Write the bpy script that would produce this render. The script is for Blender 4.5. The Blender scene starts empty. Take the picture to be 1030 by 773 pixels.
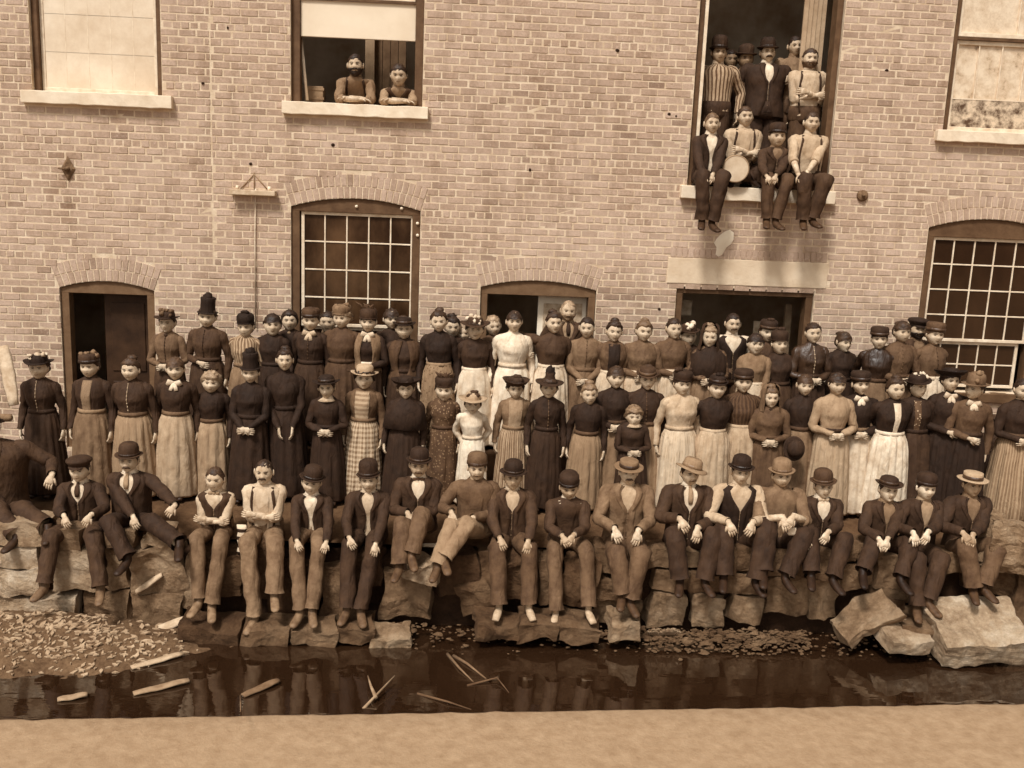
import bpy, math, random
from math import sin, cos, pi, radians, exp, sqrt, atan2
from mathutils import Vector, Matrix, noise
random.seed(7)
sc = bpy.context.scene
col = sc.collection

# ------------------------------------------------------------------ camera
CAMH, CAMD = 3.55, 12.3
YAW, PITCH, ROLL, FOC = -0.0456595, -0.19513373, -0.04120596, 1000.0
RM = (Matrix.Rotation(YAW, 3, 'Z') @ Matrix.Rotation(PITCH, 3, 'X') @ Matrix.Rotation(ROLL, 3, 'Y'))
cam = bpy.data.cameras.new('camera'); camo = bpy.data.objects.new('camera', cam); col.objects.link(camo)
R_, F_, U_ = RM.col[0], RM.col[1], RM.col[2]
M = Matrix((R_, U_, -F_)).transposed().to_4x4(); M.translation = Vector((0, -CAMD, CAMH))
camo.matrix_world = M
cam.sensor_width = 36; cam.lens = 36 * FOC / 1030; cam.clip_end = 500
sc.camera = camo

# ------------------------------------------------------------------ light
SUN_EL, SUN_AZ = radians(56), radians(-152)     # azimuth measured from +Y towards +X: behind the camera, to its left
w = bpy.data.worlds.new('World'); sc.world = w; w.use_nodes = True
nt = w.node_tree; bgn = nt.nodes['Background']
sky = nt.nodes.new('ShaderNodeTexSky'); sky.sky_type = 'NISHITA'; sky.sun_disc = False
sky.sun_elevation = SUN_EL; sky.sun_rotation = SUN_AZ
sky.dust_density = 4; sky.air_density = 1.0
bw = nt.nodes.new('ShaderNodeRGBToBW'); mx = nt.nodes.new('ShaderNodeMix'); mx.data_type = 'RGBA'; mx.blend_type = 'MULTIPLY'
mx.inputs[0].default_value = 1
nt.links.new(sky.outputs[0], bw.inputs[0]); nt.links.new(bw.outputs[0], mx.inputs[6]); mx.inputs[7].default_value = (1, .975, .925, 1)
nt.links.new(mx.outputs[2], bgn.inputs[0]); bgn.inputs[1].default_value = 0.125
sun = bpy.data.lights.new('sun', 'SUN'); sun.energy = 3.1; sun.angle = radians(10); sun.color = (1, .98, .94)
suno = bpy.data.objects.new('sun', sun); col.objects.link(suno)
d = Vector((sin(SUN_AZ) * cos(SUN_EL), cos(SUN_AZ) * cos(SUN_EL), sin(SUN_EL)))
suno.rotation_euler = d.to_track_quat('Z', 'Y').to_euler()
sc.view_settings.view_transform = 'Standard'; sc.view_settings.look = 'None'
sc.view_settings.exposure = 0.16; sc.view_settings.gamma = 1; sc.view_settings.use_curve_mapping = False
sc.render.engine = 'CYCLES'; sc.cycles.max_bounces = 6

# ------------------------------------------------------------------ pixel -> place helpers
def ray(px, py): return RM @ Vector(((px - 515) / FOC, 1, -(py - 386.5) / FOC))
def on_y(px, py, Y):
    r = ray(px, py); t = (Y + CAMD) / r.y; return Vector((r.x * t, Y, CAMH + r.z * t))
def on_z(px, py, z):
    r = ray(px, py); t = (z - CAMH) / r.z; return Vector((r.x * t, -CAMD + r.y * t, z))

# ------------------------------------------------------------------ colours and materials
CT = [(0, (0, 0, 0)), (30, (30, 17, 8)), (60, (60, 39, 24)), (100, (100, 73, 50)), (160, (160, 131, 101)), (200, (200, 174, 144)), (235, (235, 217, 192)), (255, (255, 242, 220))]
def s2l(c): c /= 255; return c / 12.92 if c <= .04045 else ((c + .055) / 1.055) ** 2.4
def T(v):
    for (a, ca), (b, cb) in zip(CT, CT[1:]):
        if v <= b:
            f = (v - a) / (b - a); return tuple(s2l(x + (y - x) * f) for x, y in zip(ca, cb)) + (1,)
    return T(255)
MATS = {}
def mk(name):
    m = bpy.data.materials.new(name); m.use_nodes = True
    return m, m.node_tree, m.node_tree.nodes['Principled BSDF']
def nz(nt, scale, detail=4, rough=.6, coord=None, sc3=None):
    tc = nt.nodes.new('ShaderNodeTexCoord'); mp = nt.nodes.new('ShaderNodeMapping')
    nt.links.new(tc.outputs[coord or 'Object'], mp.inputs[0])
    if sc3: mp.inputs['Scale'].default_value = sc3
    n = nt.nodes.new('ShaderNodeTexNoise'); n.inputs['Scale'].default_value = scale
    n.inputs['Detail'].default_value = detail; n.inputs['Roughness'].default_value = rough
    nt.links.new(mp.outputs[0], n.inputs['Vector']); return n
def ramp(nt, src, stops):
    r = nt.nodes.new('ShaderNodeValToRGB'); e = r.color_ramp.elements
    while len(e) < len(stops): e.new(.5)
    for q, (p, c) in zip(e, stops): q.position = p; q.color = c
    nt.links.new(src, r.inputs[0]); return r
def bump(nt, src, b, strength=.3, dist=.01):
    bm_ = nt.nodes.new('ShaderNodeBump'); bm_.inputs['Strength'].default_value = strength; bm_.inputs['Distance'].default_value = dist
    nt.links.new(src, bm_.inputs['Height']); nt.links.new(bm_.outputs[0], b.inputs['Normal'])
def mix(nt, fac, a, b, mode='MIX'):
    m = nt.nodes.new('ShaderNodeMix'); m.data_type = 'RGBA'; m.blend_type = mode
    for i, v in ((0, fac), (6, a), (7, b)):
        if hasattr(v, 'is_output'): nt.links.new(v, m.inputs[i])
        else: m.inputs[i].default_value = v
    return m.outputs[2]
def rough_mat(key, v, var=.18, scale=3, rough=.85, bmp=.3, bscale=30, spec=.2):
    if key in MATS: return MATS[key]
    m, t, b = mk(key)
    n = nz(t, scale, 5); r = ramp(t, n.outputs[0], [(.3, T(v * (1 - var))), (.7, T(min(250, v * (1 + var))))])
    t.links.new(r.outputs[0], b.inputs['Base Color']); b.inputs['Roughness'].default_value = rough
    b.inputs['Specular IOR Level'].default_value = spec
    if bmp: bump(t, nz(t, bscale, 4).outputs[0], b, bmp, .01)
    MATS[key] = m; return m
def cloth(v, pat='plain', v2=None):
    """woven cloth; pat: plain, stripe, check, dots, satin"""
    v = int(round(v / 4) * 4); key = 'cloth_%s_%d_%s' % (pat, v, v2)
    if key in MATS: return MATS[key]
    m, t, b = mk(key)
    n = nz(t, 7, 6, .7); va = .26 if v < 130 else .15; base = ramp(t, n.outputs[0], [(.3, T(v * (1 - va))), (.72, T(min(245, v * (1 + va * .7))))]).outputs[0]
    b.inputs['Roughness'].default_value = .45 if pat == 'satin' else .8
    b.inputs['Specular IOR Level'].default_value = .45 if pat == 'satin' else .25
    if not pat in ('plain', 'satin'):
        uv = nt_uv = t.nodes.new('ShaderNodeTexCoord'); sep = t.nodes.new('ShaderNodeSeparateXYZ'); t.links.new(uv.outputs['UV'], sep.inputs[0])
        def wv(o, freq, duty):
            a = t.nodes.new('ShaderNodeMath'); a.operation = 'MULTIPLY'; a.inputs[1].default_value = freq; t.links.new(o, a.inputs[0])
            f = t.nodes.new('ShaderNodeMath'); f.operation = 'FRACT'; t.links.new(a.outputs[0], f.inputs[0])
            g = t.nodes.new('ShaderNodeMath'); g.operation = 'LESS_THAN'; g.inputs[1].default_value = duty; t.links.new(f.outputs[0], g.inputs[0]); return g.outputs[0]
        v2 = v2 or v * 1.5
        if pat == 'stripe': base = mix(t, wv(sep.outputs[0], 26, .42), base, T(v2))
        if pat == 'check':
            a = mix(t, wv(sep.outputs[0], 18, .5), base, T(v2)); c = mix(t, wv(sep.outputs[1], 18, .5), base, T(v2)); base = mix(t, .5, a, c)
        if pat == 'band':
            base = mix(t, wv(sep.outputs[1], 12, .5), base, T(v2))
        if pat == 'dots':
            vo = t.nodes.new('ShaderNodeTexVoronoi'); vo.inputs['Scale'].default_value = 32; t.links.new(uv.outputs['Object'], vo.inputs['Vector'])
            l = t.nodes.new('ShaderNodeMath'); l.operation = 'LESS_THAN'; l.inputs[1].default_value = .28; t.links.new(vo.outputs['Distance'], l.inputs[0])
            base = mix(t, l.outputs[0], base, T(v2))
    t.links.new(base, b.inputs['Base Color'])
    n9 = nz(t, 7, 3, .5, sc3=(1.6, 1.6, .55)); n9.inputs['Distortion'].default_value = .8; bump(t, n9.outputs[0], b, .55, .05)
    MATS[key] = m; return m
def skin(v):
    v = int(round(v / 5) * 5); key = 'skin_%d' % v
    if key in MATS: return MATS[key]
    m, t, b = mk(key); n = nz(t, 17, 5, .65)
    r = ramp(t, n.outputs[0], [(.3, T(v * .82)), (.7, T(min(245, v * 1.07)))]); bump(t, nz(t, 60, 4).outputs[0], b, .35, .008); t.links.new(r.outputs[0], b.inputs['Base Color'])
    b.inputs['Roughness'].default_value = .55; b.inputs['Specular IOR Level'].default_value = .3
    MATS[key] = m; return m
def hairm(v): return rough_mat('hair_%d' % (int(v / 8) * 8), int(v / 8) * 8 + 4, .3, 18, .55, .6, 60, .35)

# ------------------------------------------------------------------ mesh builder
class MB:
    def __init__(s): s.v = []; s.f = []; s.m = []; s.uv = []; s.c = []
    def ring_mesh(s, rings, closed=True, cap0=False, cap1=False, mi=0, us=None):
        n = len(rings[0]); o = len(s.v)
        for r in rings: s.v.extend(r)
        L = [0.0]
        for a, b in zip(rings, rings[1:]): L.append(L[-1] + (Vector(a[0]) - Vector(b[0])).length)
        per = us or 1.0
        for i in range(len(rings) - 1):
            for j in range(n if closed else n - 1):
                k = (j + 1) % n
                s.f.append((o + i * n + j, o + i * n + k, o + (i + 1) * n + k, o + (i + 1) * n + j)); s.m.append(mi)
                u0, u1 = per * j / n, per * (j + 1) / n
                s.uv.extend(((u0, L[i]), (u1, L[i]), (u1, L[i + 1]), (u0, L[i + 1])))
        if cap0: s.f.append(tuple(o + j for j in reversed(range(n)))); s.m.append(mi); s.uv.extend([(0, 0)] * n)
        if cap1:
            q = o + (len(rings) - 1) * n; s.f.append(tuple(q + j for j in range(n))); s.m.append(mi); s.uv.extend([(0, 0)] * n)
    def tube(s, pts, rad, n=8, mi=0, caps=True, flat=None, up=None, us=.3, wr=0):
        pts = [Vector(p) for p in pts]; k = len(pts)
        if not hasattr(rad, '__len__'): rad = [rad] * k
        t = (pts[1] - pts[0]).normalized(); ref = Vector(up) if up else (Vector((1, 0, 0)) if abs(t.x) < .8 else Vector((0, 0, 1)))
        a = (ref - t * ref.dot(t)).normalized(); rings = []
        for i, p in enumerate(pts):
            t = (pts[min(k - 1, i + 1)] - pts[max(0, i - 1)]).normalized()
            a = (a - t * a.dot(t)).normalized(); b = t.cross(a)
            r = rad[i]; ra, rb = r if hasattr(r, '__len__') else (r, r)
            rg = []
            for j in range(n):
                q = 2 * pi * j / n; x = a * (ra * cos(q)) + b * (rb * sin(q))
                if wr: x *= 1 + wr * noise.noise((p + x) * 16)
                rg.append(tuple(p + x))
            rings.append(rg)
        s.ring_mesh(rings, True, caps, caps, mi, us)
    def ball(s, c, r, n=8, mi=0, jit=0):
        c = Vector(c); r = r if hasattr(r, '__len__') else (r, r, r); rings = []; h = max(4, n * 3 // 4)
        for i in range(h + 1):
            th = pi * (i + .02) / (h + .04); rg = []
            for j in range(n):
                q = 2 * pi * j / n; d_ = Vector((sin(th) * cos(q), sin(th) * sin(q), cos(th)))
                k = 1 + (jit * noise.noise(d_ * 2.3 + c * 37) if jit else 0)
                rg.append((c.x + d_.x * r[0] * k, c.y + d_.y * r[1] * k, c.z + d_.z * r[2] * k))
            rings.append(rg[::-1])
        s.ring_mesh(rings, True, True, True, mi, .3)
    def quad(s, a, b, c, d_, mi=0):
        o = len(s.v); s.v.extend([tuple(a), tuple(b), tuple(c), tuple(d_)]); s.f.append((o, o + 1, o + 2, o + 3)); s.m.append(mi)
        s.uv.extend(((0, 0), (1, 0), (1, 1), (0, 1)))
    def box(s, x0, x1, y0, y1, z0, z1, mi=0):
        o = len(s.v)
        s.v.extend([(x, y, z) for x in (x0, x1) for y in (y0, y1) for z in (z0, z1)])
        for f in ((0, 1, 3, 2), (4, 6, 7, 5), (0, 4, 5, 1), (2, 3, 7, 6), (0, 2, 6, 4), (1, 5, 7, 3)):
            s.f.append(tuple(o + i for i in f)); s.m.append(mi); s.uv.extend(((0, 0), (1, 0), (1, 1), (0, 1)))
    def build(s, name, mats, parent=None, smooth=True, bev=0):
        me = bpy.data.meshes.new(name); me.from_pydata(s.v, [], s.f); me.update()
        if not isinstance(mats, (list, tuple)): mats = [mats]
        for m in mats: me.materials.append(m)
        if len(mats) > 1: me.polygons.foreach_set('material_index', s.m)
        if len(s.uv) == len(me.loops):
            l = me.uv_layers.new(name='UVMap'); l.data.foreach_set('uv', [x for u in s.uv for x in u])
        me.polygons.foreach_set('use_smooth', [smooth] * len(me.polygons))
        if s.c and len(s.c) == len(s.f):
            at = me.color_attributes.new('tint', 'FLOAT_COLOR', 'CORNER'); arr = []
            for p, c in zip(me.polygons, s.c): arr.extend((c, c, c, 1) * len(p.vertices))
            at.data.foreach_set('color', arr)
        o = bpy.data.objects.new(name, me); col.objects.link(o)
        if parent: o.parent = parent
        if bev:
            b = o.modifiers.new('bevel', 'BEVEL'); b.width = bev; b.segments = 2; b.limit_method = 'ANGLE'
        return o
def thing(name, label, cat, loc=(0, 0, 0), rz=0, group=None):
    o = bpy.data.objects.new(name, None); o.empty_display_size = .1; col.objects.link(o); o.location = loc; o.rotation_euler = (0, 0, rz)
    tag(o, label, cat, group); return o
def tag(o, label, cat, group=None, kind=None):
    if label: o['label'] = label
    if cat: o['category'] = cat
    if group: o['group'] = group
    if kind: o['kind'] = kind
def struct(o): o['kind'] = 'structure'; return o

# ================================================================== SETTING
def BC(v): c = T(v); return (c[0], c[1] * 1.0, c[2] * 1.16, 1)
def brick_mat():
    m, t, b = mk('brick'); at = t.nodes.new('ShaderNodeAttribute'); at.attribute_name = 'tint'
    c0 = ramp(t, at.outputs['Fac'], [(0, BC(128)), (.22, BC(160)), (.6, BC(181)), (1, BC(198))]).outputs[0]
    n1 = nz(t, 38, 5, .75); c1 = mix(t, 1, c0, ramp(t, n1.outputs[0], [(.3, (.62, .58, .52, 1)), (.55, (1, 1, 1, 1)), (.8, (1.25, 1.22, 1.18, 1))]).outputs[0], 'MULTIPLY')
    n2 = nz(t, .9, 6, .65); f2 = ramp(t, n2.outputs[0], [(.36, (.08, .08, .08, 1)), (.68, (.7, .7, .7, 1))]).outputs[0]
    c2 = mix(t, f2, c1, BC(202))                                  # lime bloom washed over the bricks
    n4 = nz(t, 16, 6, .8); c2 = mix(t, ramp(t, n4.outputs[0], [(.56, (0, 0, 0, 1)), (.66, (.75, .75, .75, 1))]).outputs[0], c2, BC(206))
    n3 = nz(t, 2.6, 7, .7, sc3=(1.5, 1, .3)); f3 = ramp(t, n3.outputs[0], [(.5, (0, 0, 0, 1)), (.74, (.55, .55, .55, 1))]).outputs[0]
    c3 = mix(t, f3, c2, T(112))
    t.links.new(c3, b.inputs['Base Color']); b.inputs['Roughness'].default_value = .9; b.inputs['Specular IOR Level'].default_value = .15
    bump(t, nz(t, 70, 4).outputs[0], b, .5, .006); return m
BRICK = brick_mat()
MORTAR = rough_mat('mortar', 209, .08, 6, .95, .6, 50)
BRIGHT = rough_mat('white_stone', 226, .05, 5, .8, .3, 40)
LINTEL = rough_mat('lintel_stone', 212, .06, 3, .85, .4, 25)
FRAME = rough_mat('brown_paint', 96, .14, 8, .6, .3, 30)
SASH = rough_mat('white_paint', 222, .07, 9, .5, .2, 30)
DARKROOM = rough_mat('dark_room', 190, .2, 1.2, .9, 0)
SHADE = rough_mat('roller_blind', 228, .04, 1.6, .8, .15, 5)

class Op:
    def __init__(s, x0, x1, z0, zs, rise=0, ring=0):
        s.x0, s.x1, s.z0, s.zs, s.rise, s.ring = x0, x1, z0, zs, rise, ring
        s.xc = (x0 + x1) / 2; hw = (x1 - x0) / 2
        if rise: s.R = (hw * hw + rise * rise) / (2 * rise); s.zc = zs + rise - s.R; s.a = math.asin(hw / s.R)
        else: s.R = 0
    def ztop(s, x):
        if not s.rise: return s.zs
        return s.zc + sqrt(max(0, s.R ** 2 - (x - s.xc) ** 2))
    def cut(s, z):           # interval of x taken away from the brick course at height z
        if z < s.z0: return None
        if z < s.zs: return (s.x0, s.x1)
        if not s.rise: return None
        Ro = s.R + s.ring
        dz = z - s.zc
        if dz < Ro:
            h = sqrt(Ro * Ro - dz * dz); h = min(h, dz * math.tan(s.a) + .0)
            return (s.xc - h, s.xc + h)
        return None
W1 = Op(-5.20, -3.70, 4.44, 7.4); W2 = Op(-2.20, -.645, 4.44, 7.4); UD = Op(2.60, 4.34, 3.665, 7.4); W5 = Op(5.69, 7.35, 4.45, 7.4)
D1 = Op(-5.0, -3.86, .12, 2.13, .10, .29); W3 = Op(-2.20, -.635, 1.25, 3.22, .12, .29); D2 = Op(.125, 1.565, .12, 2.33, .10, .29)
D3 = Op(2.565, 4.31, .12, 2.425); W4 = Op(5.665, 7.25, 1.2, 3.27, .13, .29)
OPS = [W1, W2, UD, W5, D1, W3, D2, D3, W4]
SOLID = [(2.43, 4.455, 2.46, 2.785), (-5.31, -3.57, 4.29, 4.44), (-2.29, -.57, 4.295, 4.44), (2.52, 4.42, 3.5, 3.66), (5.60, 7.5, 4.31, 4.45)]
mill = thing('brick_mill', 'long two storey brick mill wall with arched doors and tall windows behind the crowd', 'mill building', (0, 0, 0))
XL, XR, ZT = -8.6, 9.6, 7.4
def build_wall():
    mb = MB(); rnd = random.Random(3); CH, BL = .0853, .206; seam = on_y(213, 150, 0).x
    def brick(x0, x1, z0, z1, t):
        if x1 - x0 < .03: return
        j = lambda s_: rnd.uniform(-s_, s_)
        yf = -.004 + j(.0035); x0 += j(.006); x1 += j(.006); z0 += j(.0035); z1 += j(.0035)
        o = len(mb.v); e = .004
        P = [(x0, .012, z0), (x1, .012, z0), (x1, .012, z1), (x0, .012, z1)]
        q = [(x0 + e, yf + j(.001), z0 + e + j(.001)), (x1 - e, yf, z0 + e + j(.001)), (x1 - e, yf + j(.001), z1 - e + j(.001)), (x0 + e, yf, z1 - e)]
        mb.v.extend(P + q)
        for f in ((4, 5, 6, 7), (0, 1, 5, 4), (1, 2, 6, 5), (2, 3, 7, 6), (3, 0, 4, 7)):
            mb.f.append(tuple(o + i for i in f)); mb.m.append(0); mb.c.append(t)
    def tint(x, z):
        u = rnd.random(); n = noise.noise(Vector((x * .5, z * .8, 3)))
        t = .5 + .25 * n + rnd.gauss(0, .15)
        if u < .08: t -= .3
        return min(1, max(0, t))
    i = 0; z = 0
    while z < ZT:
        z0, z1 = z + .0068, z + CH - .0068; zm = (z0 + z1) / 2; head = (i % 8 == 5); bl = BL / 2 if head else BL
        cuts = [c for c in (o.cut(zm) for o in OPS) if c]
        cuts += [(a, b) for a, b, c, d_ in SOLID if c < zm < d_]
        if z1 > 2.55: cuts.append((seam - .004, seam + .004))
        cuts.sort(); segs = []; x = XL
        for a, b in cuts:
            if a > x: segs.append((x, a))
            x = max(x, b)
        segs.append((x, XR))
        off = (i % 2) * BL / 2 + rnd.uniform(-.012, .012) + (0 if not head else BL / 4)
        for a, b in segs:
            k = math.floor((a - off) / bl)
            while True:
                u = off + k * bl; v = u + bl - .012
                if u > b: break
                uu, vv = max(u, a + .003), min(v, b - .003)
                if rnd.random() > .0: brick(uu, vv, z0, z1, tint(u, z))
                k += 1
        z += CH; i += 1
    # arches of upright bricks, two rings
    for o in OPS:
        if not o.rise: continue
        for r in range(2):
            r0 = o.R + .004 + r * .145; r1 = r0 + .137; n = int(2 * o.a * (r0 + .07) / .074)
            for k in range(n):
                a0 = -o.a + 2 * o.a * k / n + .005 / r0; a1 = -o.a + 2 * o.a * (k + 1) / n - .005 / r0
                t = tint(k, r); yf = -.006 + rnd.uniform(-.003, .003); b0 = len(mb.v)
                for yy, e in ((.012, 0), (yf, .003)):
                    for rr, aa in ((r0 + e, a0 + e / r0), (r0 + e, a1 - e / r0), (r1 - e, a1 - e / r0), (r1 - e, a0 + e / r0)):
                        mb.v.append((o.xc + rr * sin(aa), yy, o.zc + rr * cos(aa)))
                for f in ((4, 5, 6, 7), (0, 1, 5, 4), (1, 2, 6, 5), (2, 3, 7, 6), (3, 0, 4, 7)):
                    mb.f.append(tuple(b0 + q for q in f)); mb.m.append(0); mb.c.append(t)
    # mortar body: wall sheet with the openings cut out and reveals of brick depth
    xs = sorted(set([XL, XR] + [v for o in OPS for v in (o.x0, o.x1)]))
    def mort(x0, x1, z0, z1):
        if z1 - z0 < .001: return
        b0 = len(mb.v); mb.v.extend([(x0, 0, z0), (x1, 0, z0), (x1, 0, z1), (x0, 0, z1)]); mb.f.append((b0, b0 + 1, b0 + 2, b0 + 3)); mb.m.append(1); mb.c.append(.5)
    def q4(a, b, c, d_, m=1):
        b0 = len(mb.v); mb.v.extend([a, b, c, d_]); mb.f.append((b0, b0 + 1, b0 + 2, b0 + 3)); mb.m.append(m); mb.c.append(.5)
    for a, b in zip(xs, xs[1:]):
        mid = (a + b) / 2; inside = sorted([o for o in OPS if o.x0 < mid < o.x1], key=lambda o: o.z0)
        ns = 16 if any(o.rise for o in inside) else 1
        for s_ in range(ns):
            u, v = a + (b - a) * s_ / ns, a + (b - a) * (s_ + 1) / ns; zz = -.4; zu = zv = zz
            for o in inside:
                b0 = len(mb.v); mb.v.extend([(u, 0, zu), (v, 0, zv), (v, 0, o.z0), (u, 0, o.z0)]); mb.f.append((b0, b0 + 1, b0 + 2, b0 + 3)); mb.m.append(1); mb.c.append(.5)
                zu, zv = o.ztop(u), o.ztop(v)
                q4((u, 0, zu), (v, 0, zv), (v, .3, zv), (u, .3, zu))
            b0 = len(mb.v); mb.v.extend([(u, 0, zu), (v, 0, zv), (v, 0, ZT), (u, 0, ZT)]); mb.f.append((b0, b0 + 1, b0 + 2, b0 + 3)); mb.m.append(1); mb.c.append(.5)
    for o in OPS:
        for x in (o.x0, o.x1): q4((x, 0, o.z0), (x, .3, o.z0), (x, .3, o.zs), (x, 0, o.zs))
        q4((o.x0, 0, o.z0), (o.x1, 0, o.z0), (o.x1, .3, o.z0), (o.x0, .3, o.z0))
    q4((XL, 0, ZT), (XR, 0, ZT), (XR, .3, ZT), (XL, .3, ZT))
    for x in (XL, XR): q4((x, 0, -.4), (x, .3, -.4), (x, .3, ZT), (x, 0, ZT))
    mb.uv = []
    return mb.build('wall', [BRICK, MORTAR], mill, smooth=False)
build_wall()
# rooms behind the openings
mb = MB(); mb.box(XL, XR, .31, 2.89, 3.45, 3.6); mb.build('upper_floor', rough_mat('floor_boards', 120), mill)
mb = MB(); q = [(XL, .32), (XR, .32), (XR, 5.5), (XL, 5.5)]
mb.quad((XL, 2.9, -.1), (XR, 2.9, -.1), (XR, 2.9, ZT), (XL, 2.9, ZT)); mb.quad((XL, .31, -.1), (XL, 2.9, -.1), (XL, 2.9, ZT), (XL, .31, ZT))
mb.quad((XR, .31, -.1), (XR, 2.9, -.1), (XR, 2.9, ZT), (XR, .31, ZT)); mb.quad((XL, .3, ZT), (XR, .3, ZT), (XR, 2.9, ZT), (XL, 2.9, ZT)); mb.quad((XL, .3, .1), (XR, .3, .1), (XR, 2.9, .1), (XL, 2.9, .1))
mb.build('interior', DARKROOM, mill, smooth=False)
# upper storey sills, lintel
def slab(name, x0, x1, y0, y1, z0, z1, mat, parent, j=.006, bev=.008):
    mb = MB(); rnd = random.Random(int(x0 * 100) + 999); n = max(2, int((x1 - x0) / .12)); rings = []
    for i in range(n + 1):
        x = x0 + (x1 - x0) * i / n; r = lambda: rnd.uniform(-j, j)
        rings.append([(x, y0 + r(), z0 + r()), (x, y1, z0), (x, y1, z1), (x, y0 + r(), z1 + r())])
    mb.ring_mesh(rings, True, True, True); return mb.build(name, mat, parent, False, bev)
slab('lintel', 2.435, 4.45, -.012, .25, 2.463, 2.782, LINTEL, mill, .003)
# soldier course over the lintel
mbs = MB(); rnd = random.Random(8); x = 2.46
while x < 4.42:
    mbs.box(x, x + .062, -.010 + rnd.uniform(-.002, .002), .01, 2.79, 2.905); t_ = min(1, max(0, rnd.gauss(.45, .18))); mbs.c.extend([t_] * 6); x += .073
mbs.uv = []; mbs.build('brick_course', [BRICK], mill, False)

def frame_mesh(o, wd, wt, y0, y1, zb, mat, name, parent, arched=True):
    """timber frame filling the opening edge: jambs and an arched or straight head"""
    mb = MB(); e = .004
    for x0, x1 in ((o.x0 + e, o.x0 + wd), (o.x1 - wd, o.x1 - e)): mb.box(x0, x1, y0, y1, zb, o.zs - (wt if not o.rise else .0) )
    n = 16; up = []; zi = o.zs - wt
    rings = []
    for i in range(n + 1):
        x = o.x0 + e + (o.x1 - o.x0 - 2 * e) * i / n; zt = o.ztop(x) - e
        lo = zi if o.rise else o.zs - wt + .0005
        rings.append([(x, y0 - .002, lo), (x, y1, lo), (x, y1, zt), (x, y0 - .002, zt)])
    mb.ring_mesh(rings, True, True, True)
    return mb.build(name, mat, parent, False, .006)
def sash(parent, x0, x1, z0, z1, cols, rows, y, b=.045, mt=.02, name='sash', zskip=(), y2=None):
    mb = MB(); y2 = y2 or y + .04
    mb.box(x0, x0 + b, y, y2, z0, z1); mb.box(x1 - b, x1, y, y2, z0, z1)
    mb.box(x0 + b, x1 - b, y + .001, y2, z1 - b, z1); mb.box(x0 + b, x1 - b, y + .001, y2, z0, z0 + b)
    for i in range(1, cols):
        x = x0 + b / 2 + (x1 - x0 - b) * i / cols; mb.box(x - mt / 2, x + mt / 2, y + .008, y2 - .004, z0 + b, z1 - b)
    for i in range(1, rows):
        z = z0 + b / 2 + (z1 - z0 - b) * i / rows; mb.box(x0 + b, x1 - b, y + .010, y2 - .006, z - mt / 2, z + mt / 2)
    return mb.build(name, SASH, parent, False, .004)
def glass_mat():
    m, t, b = mk('window_glass'); b.inputs['Base Color'].default_value = T(50); b.inputs['Roughness'].default_value = .06
    tr = t.nodes.new('ShaderNodeBsdfTransparent'); tr.inputs[0].default_value = (.86, .82, .76, 1); gl = t.nodes.new('ShaderNodeBsdfGlossy'); gl.inputs['Roughness'].default_value = .04; gl.inputs[0].default_value = (.9, .85, .8, 1)
    fr = t.nodes.new('ShaderNodeFresnel'); fr.inputs[0].default_value = 1.5; ms = t.nodes.new('ShaderNodeMixShader')
    t.links.new(fr.outputs[0], ms.inputs[0]); t.links.new(tr.outputs[0], ms.inputs[1]); t.links.new(gl.outputs[0], ms.inputs[2]); bump(t, nz(t, 3, 2).outputs[0], gl, .05, .02)
    t.links.new(ms.outputs[0], t.nodes['Material Output'].inputs[0]); return m
GLASS = glass_mat()
def pane(parent, x0, x1, z0, z1, y, mat=None, name='window_pane'):
    mb = MB(); mb.box(x0, x1, y, y + .005, z0, z1); return mb.build(name, mat or GLASS, parent, False)
def mottle_mat(key, lo, hi, sc, stops=(.35, .65)):
    m, t, b = mk(key); n = nz(t, sc, 7, .7); r = ramp(t, n.outputs[0], [(stops[0], T(lo)), (stops[1], T(hi))])
    t.links.new(r.outputs[0], b.inputs['Base Color']); b.inputs['Roughness'].default_value = .35; return m
# --- upper left window, blind fully down behind sash
f = frame_mesh(W1, .07, .1, .06, .2, 4.44, FRAME, 'window', mill)
sash(f, -5.128, -3.772, 4.445, 6.2, 5, 4, .12, .045, .012)
pane(f, -5.09, -3.81, 4.48, 6.17, .130, mottle_mat('limewashed_glass', 208, 232, 2.0))
slab('sill', -5.31, -3.57, -.09, .12, 4.292, 4.437, BRIGHT, f)
# --- upper window with two men
f = frame_mesh(W2, .10, .1, .06, .2, 4.44, FRAME, 'window', mill)
mb = MB(); mb.box(-2.098, -.747, .10, .14, 5.20, 5.62); mb.build('lowered_blind', SHADE, f, False, .006)
mb = MB(); mb.box(-2.09, -.755, .085, .125, 5.64, 6.3); mb.build('sash', SASH, f, False, .006)
mb = MB(); mb.box(-2.098, -.747, .075, .10, 5.612, 5.642); mb.build('meeting_rail', FRAME, f, False)
slab('sill', -2.29, -.57, -.09, .2, 4.297, 4.438, BRIGHT, f)
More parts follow.
